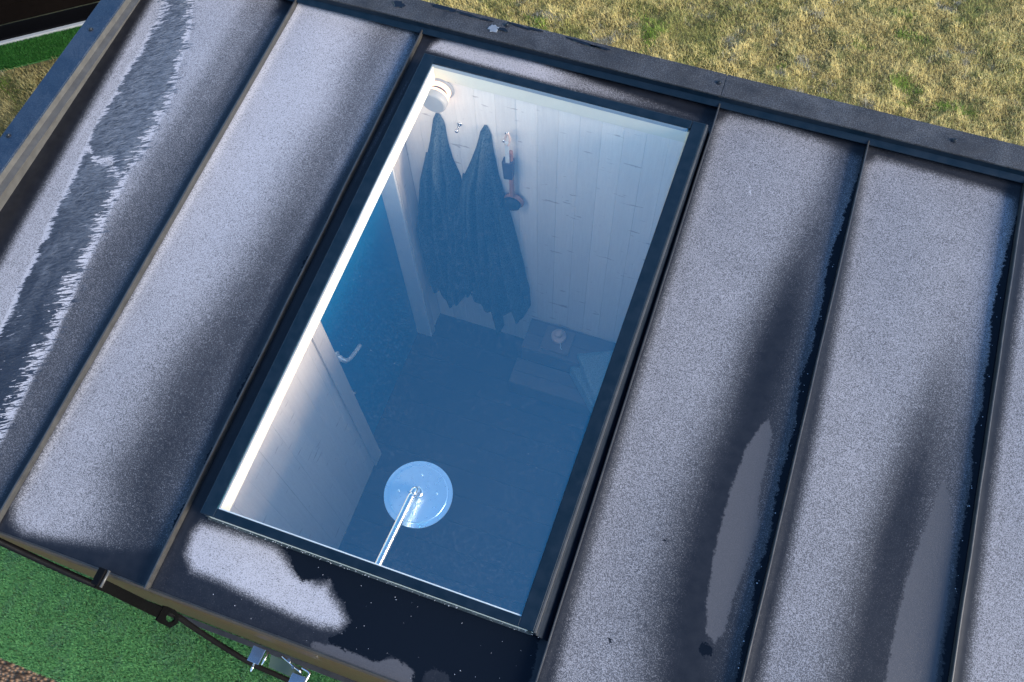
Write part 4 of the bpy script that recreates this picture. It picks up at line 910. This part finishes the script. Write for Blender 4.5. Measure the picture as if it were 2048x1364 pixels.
def towel(name, label, q, z0, z1, seed, grp):
    t = thing(name, label, 'towel', (sum(a[0] for a in q) / 4, sum(a[1] for a in q) / 4, z0), grp)
    nl = 3
    for l in range(nl):
        n = 16; V = []; F = []; za = z0 + (z1 - z0) * l / nl + 0.001; zb2 = z0 + (z1 - z0) * (l + 1) / nl - 0.002; ins = 0.006 * l
        cx = sum(a[0] for a in q) / 4; cy = sum(a[1] for a in q) / 4
        for side, zz in ((0, za), (1, zb2)):
            for j in range(n + 1):
                for i in range(n + 1):
                    s, u = i / n, j / n
                    x = (q[0][0] * (1 - s) + q[1][0] * s) * (1 - u) + (q[3][0] * (1 - s) + q[2][0] * s) * u
                    y = (q[0][1] * (1 - s) + q[1][1] * s) * (1 - u) + (q[3][1] * (1 - s) + q[2][1] * s) * u
                    e = min(s, 1 - s, u, 1 - u); rd = 0.006 * max(0, 1 - e * 8) ** 2
                    x += (cx - x) * ins; y += (cy - y) * ins
                    V.append((x + 0.004 * mnoise.noise(Vector((u * 6, seed, l))), y + 0.004 * mnoise.noise(Vector((s * 6, seed + 4, l))), zz + (-rd if side else rd) + (0.004 * mnoise.noise(Vector((x * 14, y * 14, seed))) if side else 0)))
        N = (n + 1) ** 2
        for j in range(n):
            for i in range(n):
                p = j * (n + 1) + i; F.append((p, p + n + 1, p + n + 2, p + 1)); F.append((N + p, N + p + 1, N + p + n + 2, N + p + n + 1))
        for i in range(n):
            F.append((i, i + 1, N + i + 1, N + i)); p = n * (n + 1) + i; F.append((p, N + p, N + p + 1, p + 1))
            p = i * (n + 1); F.append((p, N + p, N + p + n + 1, p + n + 1)); p = i * (n + 1) + n; F.append((p, p + n + 1, N + p + n + 1, N + p))
        mobj('fold', V, F, M['towel'], t, smooth=True)
    return t
towel('folded_towel', 'lower folded grey green towel turned askew on the bench', [(2.262, -0.665), (2.70, -0.43), (2.90, -0.88), (2.60, -1.01)], -3.555, -3.36, 3, 'folded towels on the bench')
towel('folded_towel', 'upper folded grey green towel on top of the askew one', [(2.300, -0.575), (2.80, -0.345), (2.93, -0.90), (2.655, -1.055)], -3.355, -3.21, 8, 'folded towels on the bench')
# shower ----------------------------------------------------------------
sh = thing('shower_head', 'round chrome rain shower head on a straight pipe below the glass', 'shower', (1.985, -3.085, -0.35))
SC = (1.987, -3.082, -0.370)
lathe('spray_disc', [(0.0, 0.0), (0.203, 0.0), (0.206, 0.004), (0.205, 0.010), (0.176, 0.0115), (0.174, 0.0175), (0.170, 0.018), (0.0, 0.018)], SC, (0, 0, 1), M['discm'], sh, 96)
for x, y in ((-0.02, 0.115), (-0.117, -0.02), (0.105, 0.035), (0.02, -0.12)):
    lathe('rivet', [(0.0, 0.0215), (0.006, 0.021), (0.0075, 0.0185)], (SC[0] + x, SC[1] + y, SC[2]), (0, 0, 1), M['discm'], sh, 14, True)
ap = bezier([(1.922, -3.985, -0.262), (1.945, -3.60, -0.262), (1.968, -3.25, -0.262), (1.976, -3.115, -0.264)], 6)
tube('pipe', ap, 0.0225, M['chrome'], sh, 24)
tube('pipe_elbow', bezier([(1.976, -3.118, -0.264), (1.979, -3.088, -0.272), (1.981, -3.080, -0.300), (1.982, -3.080, -0.345)], 5), 0.0228, M['chrome'], sh, 24)
lathe('collar_nut', [(0.030, 0.0), (0.034, 0.006), (0.034, 0.018), (0.028, 0.022), (0.0, 0.022)], (1.983, -3.080, -0.352), (0, 0, 1), M['chrome'], sh, 24)
